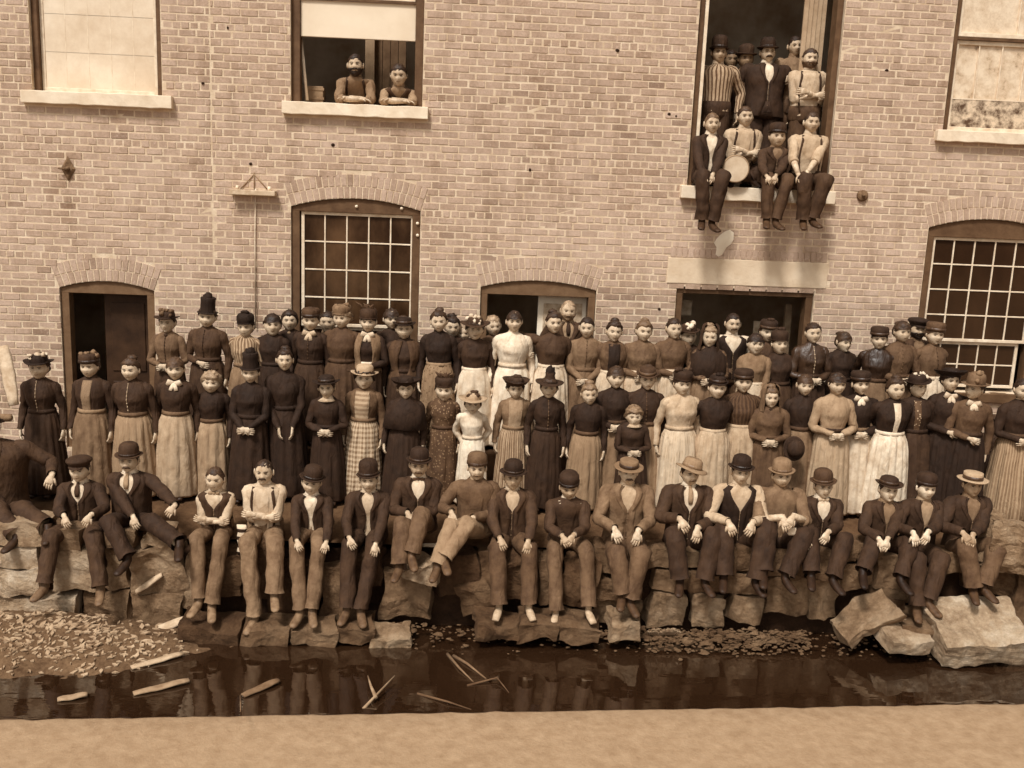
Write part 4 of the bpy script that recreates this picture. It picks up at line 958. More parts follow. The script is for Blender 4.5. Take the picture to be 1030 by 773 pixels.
# ---- men. mode 'stand' or 'sit'
def man(fx, fy, Y, z0, label, seat=None, hands=None, feet=None, hair=(52, 'short'), hat=None, coat=64, vest=None, shirt=214, trousers=70, susp=None, tie=None, mous=None, beard=0, arms='down', yaw=0, turn=0, nod=0, skn=198, lean=.06, slv='coat', bare=False, knees=None, kout=None, group='S', legs=True, bandv=None, hy=None, fyy=None, shirt_pat=None, shoe=70, wide=1.0, hs=1.1, ktf=None, slean=0, ext=1.0, open_=1.0):
    SEED[0] += 1; sd = SEED[0]; rnd = random.Random(sd * 17); P = on_y(fx, fy, Y - (lean if seat is not None else slean)); 
    HV.update(w=rnd.uniform(.93, 1.07), j=rnd.uniform(.6, 1.25), n=rnd.uniform(.8, 1.45), c=rnd.uniform(.5, 1.6), f=rnd.uniform(.94, 1.07)); wide = wide * rnd.uniform(.97, 1.07)
    grp = {'S': 'men and boys seated on the canal wall', 'D': 'workers gathered in the upper loading door', 'M': 'men standing among the women', 'N': 'men leaning on the upper window sill'}[group]
    if seat is not None:
        zs = seat; base = Vector((P.x, Y, zs)); ze = P.z - zs; k = ze / .775; root = thing('person', label, 'person', base, 0, grp)
        if k < .78 or k > 1.2: print('SIT', round(k, 2), label)
        kt = min(1.1, max(.84, k)); L = (lambda v: Vector(v) - base)
        pel = Vector((0, 0, .10)); chest = Vector((0, -lean * .45, ze * .55)); neck = Vector((0, -lean * .85, ze - .120)); shz = ze - .166
    else:
        base = Vector((P.x, Y, z0)); ze = P.z - z0; k = ze / 1.59; kt = min(1.08, max(.86, k)); root = thing('person', label, 'person', base, yaw, grp); L = (lambda v: Vector(v) - base)
        if k < .8 or k > 1.15: print('STAND', round(k, 2), label)
        pel = Vector((0, 0, ze * .58)); sl = slean; chest = Vector((0, -sl * .5, ze * .76)); neck = Vector((0, -sl * .9, ze - .124)); shz = ze - .168; lean = 0
    if ktf: kt = ktf
    if slean: lean = slean
    hc = Vector((0, -lean - .012, ze)); Mh = head_matrix(hc, turn, nod, rnd.uniform(-.05, .05))
    T_ = neck.z - pel.z
    sp = [(pel.z - .2, pel + Vector((0, .02, -.2))), (pel.z, pel), (chest.z, chest), (neck.z, neck), (neck.z + .2, neck + Vector((0, -.03, .2)))]
    kk = kt * wide * 1.12
    prof = [(1.10, .052, .052, .054), (1.02, .058, .056, .060), (.985, .070, .062, .068), (.955, .118, .076, .084), (.915, .158, .092, .098), (.86, .182, .104, .108), (.78, .186, .112, .112), (.66, .170, .120, .108), (.48, .158, .116, .104), (.28, .150, .118, .108), (.10, .158, .124, .118), (-.04, .168, .128, .128)]
    def pr(f):
        for (g0, x0, f0, b0), (g1, x1, f1, b1) in zip(prof, prof[1:]):
            if g1 <= f <= g0: t_ = (g0 - f) / (g0 - g1); return (x0 + (x1 - x0) * t_, f0 + (f1 - f0) * t_, b0 + (b1 - b0) * t_)
        return prof[-1][1:] if f < 0 else prof[0][1:]
    def trings(off, f0, f1, nn=14, a0=None, a1=None, n=32, gap=None, roll=.012):
        rr = []
        for i in range(nn + 1):
            f = f0 + (f1 - f0) * i / nn; rx, rf, rb = pr(f); q = kk if f < .96 else 1.0; c = spine_at(sp, pel.z + T_ * f)
            if gap is None: rr.append(oring(c, rx * q + off, rf * q + off, rb * q + off, n))
            else:
                g = gap(f); r_ = oring(c, rx * q + off, rf * q + off, rb * q + off, n, a0=-pi / 2 + g, a1=3 * pi / 2 - g)
                e0 = c + (Vector(r_[0]) - c) * (1 - roll / .12); e1 = c + (Vector(r_[-1]) - c) * (1 - roll / .12); rr.append([tuple(e0)] + r_ + [tuple(e1)])
        return rr
    mb = MB(); add_head(mb, Mh, 'm', s := hs)
    nb = hc + Vector((0, .022, -.06)); mb.tube([nb, nb.lerp(neck, .7), neck + Vector((0, .01, -.02)), spine_at(sp, pel.z + T_ * .85), chest, pel], [.052, .052, (.075, .06), (.14 * kk, .08 * kk), (.13 * kk, .09 * kk), (.13 * kk, .10 * kk)], 14, 0)
    S = {sx: spine_at(sp, shz) + Vector((sx * .158 * kk, .004, -.030)) for sx in (-1, 1)}; la, lf = .30 * kt, .255 * kt
    rolled = slv in ('rolled',)
    ew = {}
    for i, sx in enumerate((-1, 1)):
        if hands:
            h = hands[i]; yy = Y + (hy if hy is not None else (-.36 if knees else -.50)) if len(h) < 3 else Y + h[2]; tgt = L(on_y(h[0], h[1], yy)); hd = None
        elif arms == 'crossed': tgt = Vector((-sx * .05, -.20 - lean * .7 - (.02 if sx > 0 else 0), shz - .26 * kt + (.02 if sx > 0 else -.01)))
        elif arms == 'down': tgt = Vector((sx * .24 * kk, -.02, shz - .52 * kt))
        elif arms == 'front': tgt = Vector((sx * .06, -.22, shz - .40 * kt))
        elif arms == 'sill': tgt = Vector((-sx * .10, -.30 + (.05 if sx > 0 else 0), shz - .25 * kt))
        sh = S[sx]; wr_ = tgt
        if hands: wr_ = tgt + Vector((sx * .015, .05, .035))
        dv = wr_ - sh
        if dv.length > (la + lf) * 1.06: wr_ = sh + dv.normalized() * (la + lf) * 1.06
        bend = Vector((sx * .7, .5, -.5)) if arms != 'sill' else Vector((sx * .5, -.3, -1))
        e = ik(sh, wr_, la, lf, bend)
        if arms == 'sill': e = Vector((sh.x + sx * .03, sh.y - .10, 4.495 - z0)); wr_ = e + Vector((-sx * .26, -.04 + .03 * sx, .005 + .02 * (sx > 0)))
        ew[sx] = (sh, e, wr_)
        mb.tube([sh, e, e.lerp(wr_, .5), wr_], [.045 * kt, .042 * kt, .036 * kt, .027 * kt], 10, 0)
        if arms in ('crossed', 'sill') and not hands: dr = Vector((-sx, -.1, .1 if arms == 'crossed' else .0)); pn = Vector((0, 1, 0)) if arms == 'crossed' else Vector((0, 0, -1)); cu = .4; sd_ = sx
        elif hands: dr = (Vector((0, -.45, -.75)) + Vector((-sx * rnd.uniform(.1, .6), 0, 0))); pn = Vector((-sx * .2, 1, -.4)); cu = .5; sd_ = sx
        else: dr = Vector((-sx * .05, -.1, -1)); pn = Vector((-sx, .3, 0)); cu = .4; sd_ = sx
        add_hand(mb, wr_ + dr.normalized() * .015, dr, pn, sd_, 1.02 * kt, cu)
    # --- legs
    Lg = {}
    if legs:
        for i, sx in enumerate((-1, 1)):
            hip = pel + Vector((sx * .085 * kt, -.02, -.01)); tl, sl = .43 * kt, .42 * kt
            if seat is not None and feet:
                ft = feet[i]; yy = Y + (fyy if fyy is not None else -.62) if len(ft) < 3 else Y + ft[2]; an = L(on_y(ft[0], ft[1] - 7, yy))
                
                if knees: kn = ik(hip, an, tl, sl, Vector((sx * .18, -1, knees)))
                else: kn = Vector((hip.x * .6 + (an.x) * .4 + sx * .05, hip.y - .40 * kt, hip.z + .015))
                if kout: kn = hip + Vector((sx * kout[0], kout[1], kout[2]))
                elif knees is None and (an - kn).length < .34 * kt: kn = ik(hip, an, tl, sl, Vector((sx * .3, -1, .8)))
            else: kn = Vector((sx * .09, -.03, ze * .30)); an = Vector((sx * .10, 0, .08))
            Lg[sx] = (hip, kn, an); mb.tube([hip, kn, an], [.07 * kt, .05 * kt, .033 * kt], 10, 0)
            td = Vector((sx * .25, -1, -.12)) if seat is not None else Vector((sx * .2, -1, -.05)); td.normalize()
            if bare: mb.tube([an + Vector((0, .02, .02)), an + Vector((0, .0, -.03)) , an + td * .07 + Vector((0, 0, -.05)), an + td * .16 + Vector((0, 0, -.065))], [(.033, .036), (.036, .036), (.042, .026), (.034, .012)], 10, 0)
    mb.build('body', [skin(skn), EYE, hairm(hair[0]), LIP], root)
    add_hair(root, Mh, hair[1], hair[0], 'm', s, sd)
    if mous: add_moustache(root, Mh, mous, s, beard)
    # --- shirt
    mb = MB(); mb.ring_mesh(wrinkle(trings(.004, 1.06, 0), .005, 18, sd)[::-1], True, False, False, 0, us=1.0)
    shs = cloth(shirt, shirt_pat or 'plain', 90 if shirt_pat else None)
    if slv != 'coat':
        for sx in (-1, 1):
            sh, e, wr_ = ew[sx]
            if rolled:
                sleeve(mb, sh, e, e.lerp(wr_, .22), (.062 * kt, .056 * kt, .052 * kt), 14, 0, sd, .006); c = e.lerp(wr_, .18); u = (wr_ - e).normalized(); mb.tube([c - u * .02, c - u * .015, c + u * .015, c + u * .02], [.05 * kt, .058 * kt, .058 * kt, .05 * kt], 12, 0)
            else: sleeve(mb, sh, e, wr_, (.062 * kt, .056 * kt, .038 * kt), 14, 0, sd, .008)
    st = mb.build('shirt', shs, root)
    mb = MB(); rr = trings(.010, 1.10, 1.0, 2, gap=lambda f: .25, n=24, roll=.01); mb.ring_mesh(rr, False); mb.build('collar', cloth(min(228, shirt + 10)), st)
    if tie:
        mb = MB(); c = spine_at(sp, pel.z + T_ * .99) + Vector((0, -.075, -.005)); mb.ball(c, (.018, .014, .018), 8)
        if tie[0] == 'bow':
            for sx in (-1, 1): mb.ball(c + Vector((sx * .035, 0, 0)), (.028, .012, .018), 8, 0, .3)
        else:
            pts = [c] + [spine_at(sp, pel.z + T_ * f) + Vector((0, -pr(f)[1] * kk - .013, 0)) for f in (.92, .82, .72)]; mb.tube(pts, [(.014, .008), (.024, .008), (.028, .008), (.02, .006)], 8, 0, up=(1, 0, 0))
        mb.build('neck_tie', cloth(tie[1]), st)
    if vest:
        mb = MB(); g = lambda f: .02 if f < .60 else .02 + (f - .60) * 1.9; mb.ring_mesh(wrinkle(trings(.010, .965, -.02, 16, gap=g), .004, 18, sd)[::-1], False); vo = mb.build('vest', cloth(vest), root)
        mb = MB()
        for q in range(5): f = .56 - q * .11; mb.ball(spine_at(sp, pel.z + T_ * f) + Vector((0, -pr(f)[1] * kk - .012, 0)), .007, 6)
        mb.tube([spine_at(sp, pel.z + T_ * f) + Vector((0, -pr(f)[1] * kk - .011, 0)) for f in (.58, .45, .34, .23, .10)], .0022, 5)
        mb.build('button_row', rough_mat('button_130', 130, .05, 20, .3, 0), vo)
    if coat:
        if slv == 'jumper':
            mb = MB(); mb.ring_mesh(wrinkle(trings(.016, 1.03, -.06, 18), .009, 12, sd)[::-1], True)
        else:
            mb = MB(); wv_ = open_; g = lambda f: (.10 + .28 * wv_ * abs(f - .42) + (.45 * wv_ * max(0, f - .6)) + (.7 * max(0, .15 - f))); mb.ring_mesh(wrinkle(trings(.022, .985, -.10, 20, gap=g, n=36), .008, 13, sd)[::-1], False)
        for sx in (-1, 1): sh, e, wr_ = ew[sx]; sleeve(mb, sh, e, wr_, (.069 * kt, .063 * kt, .046 * kt), 14, 0, sd, .006)
        co = mb.build('jacket', cloth(coat * 1.1 + 2), root)
        if slv != 'jumper':
            for sx in (-1, 1):      # lapels
                mb = MB(); rr = []
                for i in range(9):
                    f = 1.0 - .40 * i / 8; rx, rf, rb = pr(f); q = kk if f < .96 else 1; c = spine_at(sp, pel.z + T_ * f); gg = g(f) if f < .985 else g(.985)
                    wl = .05 * (1 - (i / 8) ** 2) + .006; row = []
                    for j in range(4):
                        a = -pi / 2 + (gg + (.02 + wl * j / 3) / max(.07, rx * q)) * sx - .06 * sx; row.append(tuple(c + Vector(((rx * q + .030) * cos(a), (rf * q + .030) * sin(a), 0))))
                    rr.append([tuple(Vector(row[0]) + Vector((0, .012, 0)))] + row + [tuple(Vector(row[-1]) + Vector((0, .012, 0)))])
                mb.ring_mesh(rr, False); mb.build('lapel', cloth(coat * 1.12 + 3), co)
    if susp:
        for sx in (-1, 1):
            mb = MB(); pts = []
            for i in range(9):
                f = .95 - i * .11; rx, rf, rb = pr(f); x = .085 + .02 * sin(i / 8 * pi); a = math.asin(min(.95, x / rx)); pts.append(spine_at(sp, pel.z + T_ * f) + Vector((sx * rx * kk * sin(a), -(rf * kk + .010) * cos(a), 0)))
            mb.tube(pts, [(.015, .004)] * 9, 6, 0, up=(1, 0, 0)); mb.build('suspender', cloth(susp), root)
    # --- trousers and shoes
    if legs:
        mb = MB(); c = pel
        mb.ring_mesh(wrinkle([oring(c + Vector((0, 0, z_)), rx * kk, rf * kk, rb * kk, 28) for z_, rx, rf, rb in ((.12, .164, .130, .124), (.04, .170, .134, .134), (-.04, .172, .13, .14), (-.09, .15, .11, .13))], .006, 14, sd)[::-1], True, True, True)
        for sx in (-1, 1):
            hip, kn, an = Lg[sx]; pts = []; rad = []
            for i in range(10): f = i / 10; pts.append(hip.lerp(kn, f)); rad.append((.102 * (1 - f) + .096 * f) * kt)
            pts.append(kn + (kn - (hip + an) / 2).normalized() * .012); rad.append(.097 * kt)
            for i in range(1, 15): f = i / 14; pts.append(kn.lerp(an + Vector((0, 0, .03)), f)); rad.append((.092 * (1 - f) + .082 * f + (.008 if f > .93 else 0)) * kt)
            s0 = len(mb.v); mb.tube(pts, rad, 18, 0, False, wr=.06)
            for i in range(s0, len(mb.v)): p = Vector(mb.v[i]); mb.v[i] = tuple(p + noise.noise_vector(p * 8 + Vector((sd, 0, 0))) * .014 + noise.noise_vector(Vector((p.x * 22, p.y * 10, p.z * 9)) + Vector((sd, 5, 0))) * .012)
        mb.build('trousers', cloth(trousers * 1.12 + 4), root)
        if not bare:
            for sx in (-1, 1):
                hip, kn, an = Lg[sx]; td = Vector((sx * .25, -1, -.12 if seat is not None else 0)).normalized(); mb = MB()
                mb.tube([an + Vector((0, .01, .06)), an + Vector((0, .005, -.01)), an + td * .03 + Vector((0, 0, -.035)), an + td * .10 + Vector((0, 0, -.052)), an + td * .17 + Vector((0, 0, -.06)), an + td * .205 + Vector((0, 0, -.062))], [(.042, .042), (.044, .046), (.044, .046), (.045, .032), (.042, .022), (.022, .012)], 12, 0)
                mb.build('shoe', rough_mat('boot_%d' % (shoe * .8), shoe * .8, .25, 14, .55, .4), root)
    if hat:
        h = dict(hat); kd = h.pop('k'); tn = h.pop('v'); add_hat(root, Mh, kd, tn, s, sd, **h)
    return root, ew

YF, YB, YBB = -1.42, -.74, -.42
SZ = STEPZ + .012
# ---------------- back row, on the step
woman(170, 325, YB, SZ, 'woman in a grey jacket and flowered flat brimmed hat beside the dark left doorway', hat=dict(k='wide', v=50, big=.45, trim=('flowers', 110)), top=(104,), skirt=(70,), arms='waist', turn=-.1, collar=('brooch', 60), buttons=60)
woman(207, 319, YB, SZ, 'tall woman in a brown bodice and the highest black plumed hat against the left brickwork', hat=dict(k='tall', v=36, trim=('plume', 36)), top=(74,), skirt=(66,), arms='right', buttons=50)
woman(245.5, 329, YB, SZ, 'woman in a pale striped bodice and round black bow hat below the wall cord', hat=dict(k='round', v=36, trim=('bow', 34)), top=(120, 'stripe', 175), skirt=(128,), arms='down')
woman(275, 327, YB, SZ, 'dark haired bareheaded woman in plain black left of the arched window', hair=(40, 'bangs'), top=(44,), skirt=(44,), turn=.1)
woman(292.6, 322.6, YBB, SZ, 'narrow faced woman with big dark hair at the left window jamb', hair=(40, 'long'), top=(48,), skirt=(44,), collar=('brooch', 150))
woman(311.6, 322.6, YB, SZ, 'woman in a dark cap hat with a white brooch bow at her throat', hair=(60, 'up'), hat=dict(k='toque', v=78, band=52), top=(50,), skirt=(60,), collar=('bow', 196), buttons=84)
man(329.7, 324, YBB, SZ, 'dark haired young man half hidden behind women before the window panes', hair=(44, 'short'), coat=48, vest=52, shirt=150, group='M', open_=.6)
woman(343, 320, YB, SZ, 'woman with a fluffy light fringe under a frilled hat in a grey brown dress', hair=(130, 'curly'), hat=dict(k='toque', v=120, trim=('flowers', 128)), top=(80,), skirt=(76,), turn=-.12)
woman(368, 324, YB, SZ, 'woman in a tall feathered hat and pale edged jacket open over a black vest', hair=(46, 'bangs'), hat=dict(k='round', v=66, trim=('feathers', 86)), top=(46,), jacket=128, skirt=(60,), collar=('bow', 214), belt=222, arms='left')
woman(393, 321, YBB, SZ, 'dark haired woman peering between the feathered hat and the flat black hat', hair=(48, 'bangs'), top=(50,), skirt=(50,), turn=.2)
woman(408.5, 331, YB + .08, SZ - .08, 'girl in a flat black hat and open dark jacket hanging straight over dark front', hair=(60, 'up'), hat=dict(k='wide', v=38, big=.35, band=60, tilt=(0, -.05)), top=(58,), jacket=80, skirt=(60,), collar=('thin', 180), arms='down')
woman(444, 323.5, YB, SZ, 'woman with piled up dark hair in a black bodice and patterned pale apron', hair=(56, 'up'), top=(40,), skirt=(110,), apron=(140, 'dots', 100))
woman(457, 329, YBB, SZ, 'dark haired woman whose face shows just behind the shoulder beside the white flowered hat', hair=(46, 'up'), top=(48,), skirt=(48,), turn=.1)
woman(467.5, 335, YBB + .1, SZ - .05, 'fair girl barely visible between the piled dark hair and the white flowered hat', hair=(150, 'bun'), top=(70,), skirt=(50,))
woman(479, 331, YB, SZ, 'woman in a broad dark brimmed hat heaped with white flowers and a white apron', hair=(60, 'curly'), hat=dict(k='wide', v=66, big=.8, trim=('flowers', 216)), top=(56,), skirt=(138,), apron=216)
woman(497, 328, YBB, SZ, 'pale haired woman behind the white flowered hat at the middle doorway', hair=(140, 'bun'), top=(90,), skirt=(60,), turn=.2)
woman(516.5, 323.5, YB, SZ, 'woman dressed entirely in white with a dark fringe at the middle doorway', hair=(52, 'bangs'), top=(224,), skirt=(240,), arms='down', collar=('thin', 226))
woman(555, 325, YB, SZ, 'woman in a dark bodice and white apron with a banded topknot before the pale door', hair=(62, 'up'), top=(70,), skirt=(148,), apron=208, arms='lean')
man(571.6, 313, YBB + .1, SZ, 'grey haired older man in a dark suit standing before the pale door leaf', hair=(140, 'cropped'), coat=62, vest=70, shirt=150, mous=120, beard=1, skn=196, group='M', tie=('long', 50))
woman(588, 330, YB + .06, SZ, 'woman in a taupe dress with smooth parted dark hair and clasped pale hands', hair=(44, 'bun'), top=(118,), skirt=(110,), arms='clasp', buttons=90, turn=-.12)
woman(616, 333.5, YB, SZ, 'smiling bareheaded woman in a black fronted bodice and pale apron right of the middle door', hair=(54, 'up'), top=(92,), front=(40, .07, .06), skirt=(168,), apron=200)
woman(645.5, 333.5, YB, SZ, 'smiling fair haired woman in a grey dress with forearms folded over a pale apron', hair=(96, 'up'), top=(104,), skirt=(168,), apron=196, arms='waist')
woman(680, 331, YB + .06, SZ, 'woman in a plain brown dress with hands folded beside the right doorway', hair=(50, 'bun'), top=(92,), skirt=(168,), apron=200, arms='waist', turn=.08)
woman(694, 338, YBB, SZ - .02, 'woman under a white flowered hat peering from behind a shoulder in the right doorway', hat=dict(k='wide', v=60, big=.3, trim=('flowers', 222)), top=(46,), skirt=(50,))
woman(713.5, 339, YB, SZ, 'woman with a dark shawl over one shoulder and a checked sleeve before the right doorway', hair=(130, 'up'), top=(104, 'check', 70), skirt=(122,), cape=44, arms='waist', turn=-.25, veil=66)
man(737, 326, YBB, SZ, 'tall bareheaded man in a dark vest with an open white collar in the right doorway', hair=(44, 'short'), coat=None, vest=38, shirt=216, mous=90, group='M', slv='full')
woman(758.7, 346, YB - .05, SZ - .05, 'curly dark haired woman in a tan grey bodice and white apron before the right doorway', hair=(44, 'bangs'), top=(130,), skirt=(178,), apron=204, arms='low')
woman(770.5, 334, YBB, SZ, 'woman in a tall dark hat and light collar shaded by the right doorway', hat=dict(k='toque', v=48, band=72, trim=('bow', 60)), top=(78,), skirt=(60,), collar=('thin', 150))
woman(786, 346, YB, SZ - .05, 'woman in plain black and dark round hat at the right doorway\'s right jamb', hat=dict(k='round', v=54, trim=('bow', 60)), top=(52,), skirt=(70,))
woman(818.6, 335, YB, SZ, 'woman in a shiny dark dress with pale buttons down the front right of the doorway', hair=(50, 'bun'), top=(60, 'satin'), skirt=(52,), buttons=190, arms='waist', turn=-.1)
woman(846, 344, YBB, SZ, 'dark haired girl in black set back between two women against the right brickwork', hair=(58, 'bangs'), top=(44,), skirt=(44,), collar=('thin', 110), turn=.15)
woman(883, 341, YB, SZ, 'woman in a dark cap turning her shoulder to the left before the right brickwork', hair=(52, 'bangs'), hat=dict(k='toque', v=52, band=60), top=(48, 'satin'), skirt=(114,), yaw=-.35, arms='behind')
woman(907, 334, YB, SZ, 'woman in a grey buttoned dress and dark fringe left of the right window', hair=(56, 'bangs'), top=(92,), skirt=(84,), buttons=110, arms='waist')
man(922.6, 331, YBB, SZ, 'dark bearded man in a dark cap behind two women at the right window', hair=(36, 'short'), hat=dict(k='cap', v=40), coat=60, vest=60, shirt=120, mous=34, beard=2, group='M')
woman(940, 337, YB, SZ, 'woman in grey with a pale apron and brown cap before the right window', hair=(84, 'bangs'), hat=dict(k='toque', v=88, band=80), top=(98,), skirt=(168,), apron=214, buttons=70, arms='behind')
# ---------------- front row, on the yard
a, b = YF + .07, YF - .07
woman(41.5, 370, b, 0, 'woman in fitted dark jacket and broad black hat crowned with white, far left', hat=dict(k='wide', v=36, big=.5, trim=('flowers', 214)), top=(56,), skirt=(58,), buttons=180, arms='down')
woman(91, 369, b, 0, 'woman in a pleated striped bodice front with pale belt buckle before the left doorway', hat=dict(k='toque', v=66, band=44, trim=('flowers', 128)), top=(58,), front=(96, .055, .045, 'stripe', 168), skirt=(116,), belt=140, arms='down')
woman(134, 372, b, 0, 'bareheaded woman in a dark bodice with light front line and pale grey skirt', hair=(70, 'up'), top=(62,), skirt=(156, 'stripe', 150), buttons=190, arms='down')
woman(174.5, 371, b + .04, 0, 'girl with a large white collar bow and a draped pale skirt', hair=(78, 'bangs'), top=(56,), skirt=(176,), collar=('bow', 222), arms='down')
woman(212, 385, a, 0, 'girl with curly fair hair in a black high necked top and pale skirt', hair=(140, 'curly'), top=(44,), skirt=(158,), arms='down', hs=.93)
woman(249.5, 375, b, 0, 'woman all in black wearing a tall round black hat low on her brow', hat=dict(k='tall', v=34, trim=('plume', 32)), top=(40,), skirt=(46,), arms='clasp')
woman(289, 362.5, a, 0, 'tall bareheaded woman in a long black dress with hands folded low', hair=(54, 'up'), top=(44,), skirt=(42,), arms='low')
woman(330.6, 389.6, b, 0, 'girl in a wide flat black hat and dark coat with a small white collar', hair=(44, 'long'), hat=dict(k='wide', v=38, big=.55, band=56, tilt=(0, -.1)), top=(46,), skirt=(46,), collar=('wide', 196), arms='waist', hs=.93)
woman(365, 381, a, 0, 'woman in a gingham checked dress and pale straw hat with a broad brim', hair=(44, 'curly'), hat=dict(k='straw', v=180, big=.9), top=(100,), front=(130, .085, .075, 'check', 190), skirt=(130, 'check', 200), arms='down')
woman(406, 391, b, 0, 'girl in a large round dark hat with a dark shawl close about her neck', hair=(48, 'curly'), hat=dict(k='wideup', v=44, big=1.1), top=(46,), skirt=(48,), cape=44, hs=.93)
woman(445, 392, a, 0, 'woman in a dotted dark dress and small feathered hat', hair=(46, 'up'), hat=dict(k='toque', v=58, trim=('feathers', 76)), top=(84, 'dots', 140), skirt=(80, 'dots', 130), arms='down')
woman(477, 406, b, 0, 'small girl dressed in white under a flat wide hat with a dark bow', hair=(60, 'long'), hat=dict(k='wide', v=176, big=.8, trim=('bow', 70)), top=(220,), skirt=(234,), arms='behind', hs=.9, group='W')
woman(518, 391, a, 0, 'girl in a pale pleated pinafore with a dark hat ringed about her dark hair', hair=(44, 'curly'), hat=dict(k='wideup', v=62, big=.9, trim=('bow', 66)), top=(120,), front=(170, .08, .07, 'stripe', 130), skirt=(168, 'stripe', 110), arms='down', hs=.93)
woman(550, 389.5, b, 0, 'girl in a long dark coat and wide hat with a tall black pompom', hair=(60, 'long'), hat=dict(k='plume', v=56, trim=('plume', 34)), top=(46,), skirt=(52,), buttons=110, arms='down', hs=.93)
woman(590.6, 396, b, 0, 'fair haired girl in a black bodice with a pale grey pleated skirt', hair=(112, 'up'), top=(44,), skirt=(142, 'stripe', 144), arms='down', hs=.93)
woman(620, 380, a, 0, 'woman with a dark fringe and black bodice reaching her hand towards the fair haired girl', hair=(62, 'bangs'), top=(42,), skirt=(130,), arms='waist')
woman(651, 381, a, 0, 'woman in a round hat and dark buttoned coat behind the curly haired child', hair=(56, 'up'), hat=dict(k='wide', v=70, big=.2, band=96, tilt=(0, .12)), top=(50,), skirt=(142, 'stripe', 150), buttons=96, arms='down')
woman(639, 419, b - .12, 0, 'curly haired child in a dark shaggy coat behind a mustached man in pale brimmed hat', hair=(112, 'curly'), top=(52,), skirt=(50,), collar=('wide', 190), arms='front' if False else 'waist', hs=.88)
woman(688, 386, b, 0, 'woman in a pale long sleeved dress and dark flowered bonnet', hair=(52, 'bangs'), hat=dict(k='toque', v=52, trim=('flowers', 62)), top=(192,), skirt=(206, 'stripe', 204), arms='down')
woman(719, 390, b, 0, 'woman in a black bodice, pale apron and small flat black hat', hair=(50, 'up'), hat=dict(k='wide', v=38, big=.1, band=50, trim=('bow', 40)), top=(42,), skirt=(186,), apron=(190,), arms='behind', belt=190)
woman(749.6, 384, a, 0, 'woman in a grey pleated bodice and dark flat cap between black and tan figures', hair=(50, 'bangs'), hat=dict(k='toque', v=50, band=66), top=(70, 'stripe', 90), skirt=(168,), apron=176, arms='down')
woman(777.7, 400, b, 0, 'girl in a tan hood and grey coat with a dark neck scarf', hair=(96, 'up'), top=(92,), skirt=(88,), veil=112, cape=None, collar=('brooch', 44), arms='waist', hs=.93, turn=.1)
woman(809, 388, a, 0, 'bareheaded woman in a black dress over a grey skirt beside the hooded girl', hair=(64, 'bangs'), top=(42,), skirt=(122,), arms='down')
woman(842, 386, b, 0, 'woman in a pale tan dress with a dark belt and straight dark fringe', hair=(52, 'bangs'), top=(160,), skirt=(176, 'stripe', 174), belt=52, arms='waist')
woman(865, 386.5, a, 0, 'woman in black with a large white bow collar and a white skirt', hair=(52, 'bangs'), hat=dict(k='toque', v=46, band=52), top=(40,), skirt=(214,), collar=('bow', 224), arms='waist')
woman(898.4, 391, b, 0, 'woman in a black jacket over a white vest with a long white apron', hair=(62, 'up'), top=(42,), front=(214, .042, .02), collar=('brooch', 34), skirt=(188,), apron=222, arms='behind', turn=-.1)
woman(924.4, 389, a, 0, 'woman in a tilted white hat with a black brim and patterned jacket front', hair=(50, 'up'), hat=dict(k='wide', v=44, big=.4, trim=('flowers', 222), tilt=(-.15, 0)), top=(46,), front=(90, .04, .03, 'dots', 180), skirt=(60,), arms='down', turn=.25)
woman(956, 383, a, 0, 'woman in a black dress with white collar under the largest round black hat', hair=(44, 'curly'), hat=dict(k='wideup', v=36, big=1.15, tilt=(0, -.15)), top=(44,), skirt=(40,), collar=('bow', 214), arms='right')
woman(978, 391, b, 0, 'woman in a grey brown fitted jacket and tan trimmed hat looking left', hair=(60, 'up'), hat=dict(k='bowler', v=112, trim=('flowers', 128), big=1.5), top=(90,), skirt=(40,), collar=('bow', 210), arms='right', turn=-.75, yaw=-.2)
woman(1001, 428, YF + .45, 0, 'small child in a cap peeping out between the two right hand women', hair=(50, 'bangs'), hat=dict(k='cap', v=60), top=(60,), skirt=(46,), hs=.88, turn=-.3)
woman(1027, 392, b, 0, 'woman at the far right with a white pin, crossed pale forearms and a striped skirt', hair=(50, 'bun'), top=(48,), skirt=(136, 'stripe', 168), arms='waist', collar=('thin', 190))

# ---------------- seated men
YS, SE = -2.40, -.13
def sit(*A, **K): K.setdefault('fyy', -.55); return man(A[0], A[1], K.pop('Y', YS), 0, A[2], seat=K.pop('seat', SE), **K)
sit(80.4, 472.5, 'youth in a round dark cap and dark suit clasping his hands at the left end', hands=((64, 524), (88, 523)), feet=((45, 596), (101, 600)), hat=dict(k='cap', v=58), coat=50, vest=48, tie=('long', 60), trousers=56, shoe=130)
sit(130, 463, 'mustached man in a bowler and dark three piece suit, hands spread to both sides', hands=((136, 529), (175, 515)), feet=((128, 570), (180, 556)), hat=dict(k='bowler', v=66, band=50), coat=48, vest=42, tie=('long', 150), mous=70, trousers=44, lean=.04, seat=-.06, shoe=60)
sit(216.5, 482, 'bareheaded young man in a dark vest and bow tie with bare forearms crossed', arms='crossed', feet=((200, 612), (213, 617)), coat=None, vest=66, shirt=196, slv='rolled', trousers=98, hair=(66, 'short'), tie=('bow', 150), shoe=150)
sit(265.7, 474.5, 'bareheaded mustached man in suspenders and pale shirt with forearms crossed', arms='crossed', feet=((256, 629), (276, 606)), coat=None, shirt=200, slv='rolled', susp=62, trousers=110, hair=(52, 'cropped'), mous=60, shoe=150)
sit(313.6, 485.5, 'man in a tilted bowler and open dark coat showing a full white shirt front', hands=((299, 550), (326, 552)), feet=((302, 622), (314, 622)), hat=dict(k='bowler', v=50, band=40, tilt=(.18, 0)), coat=48, shirt=216, trousers=96, shoe=140, open_=1.1)
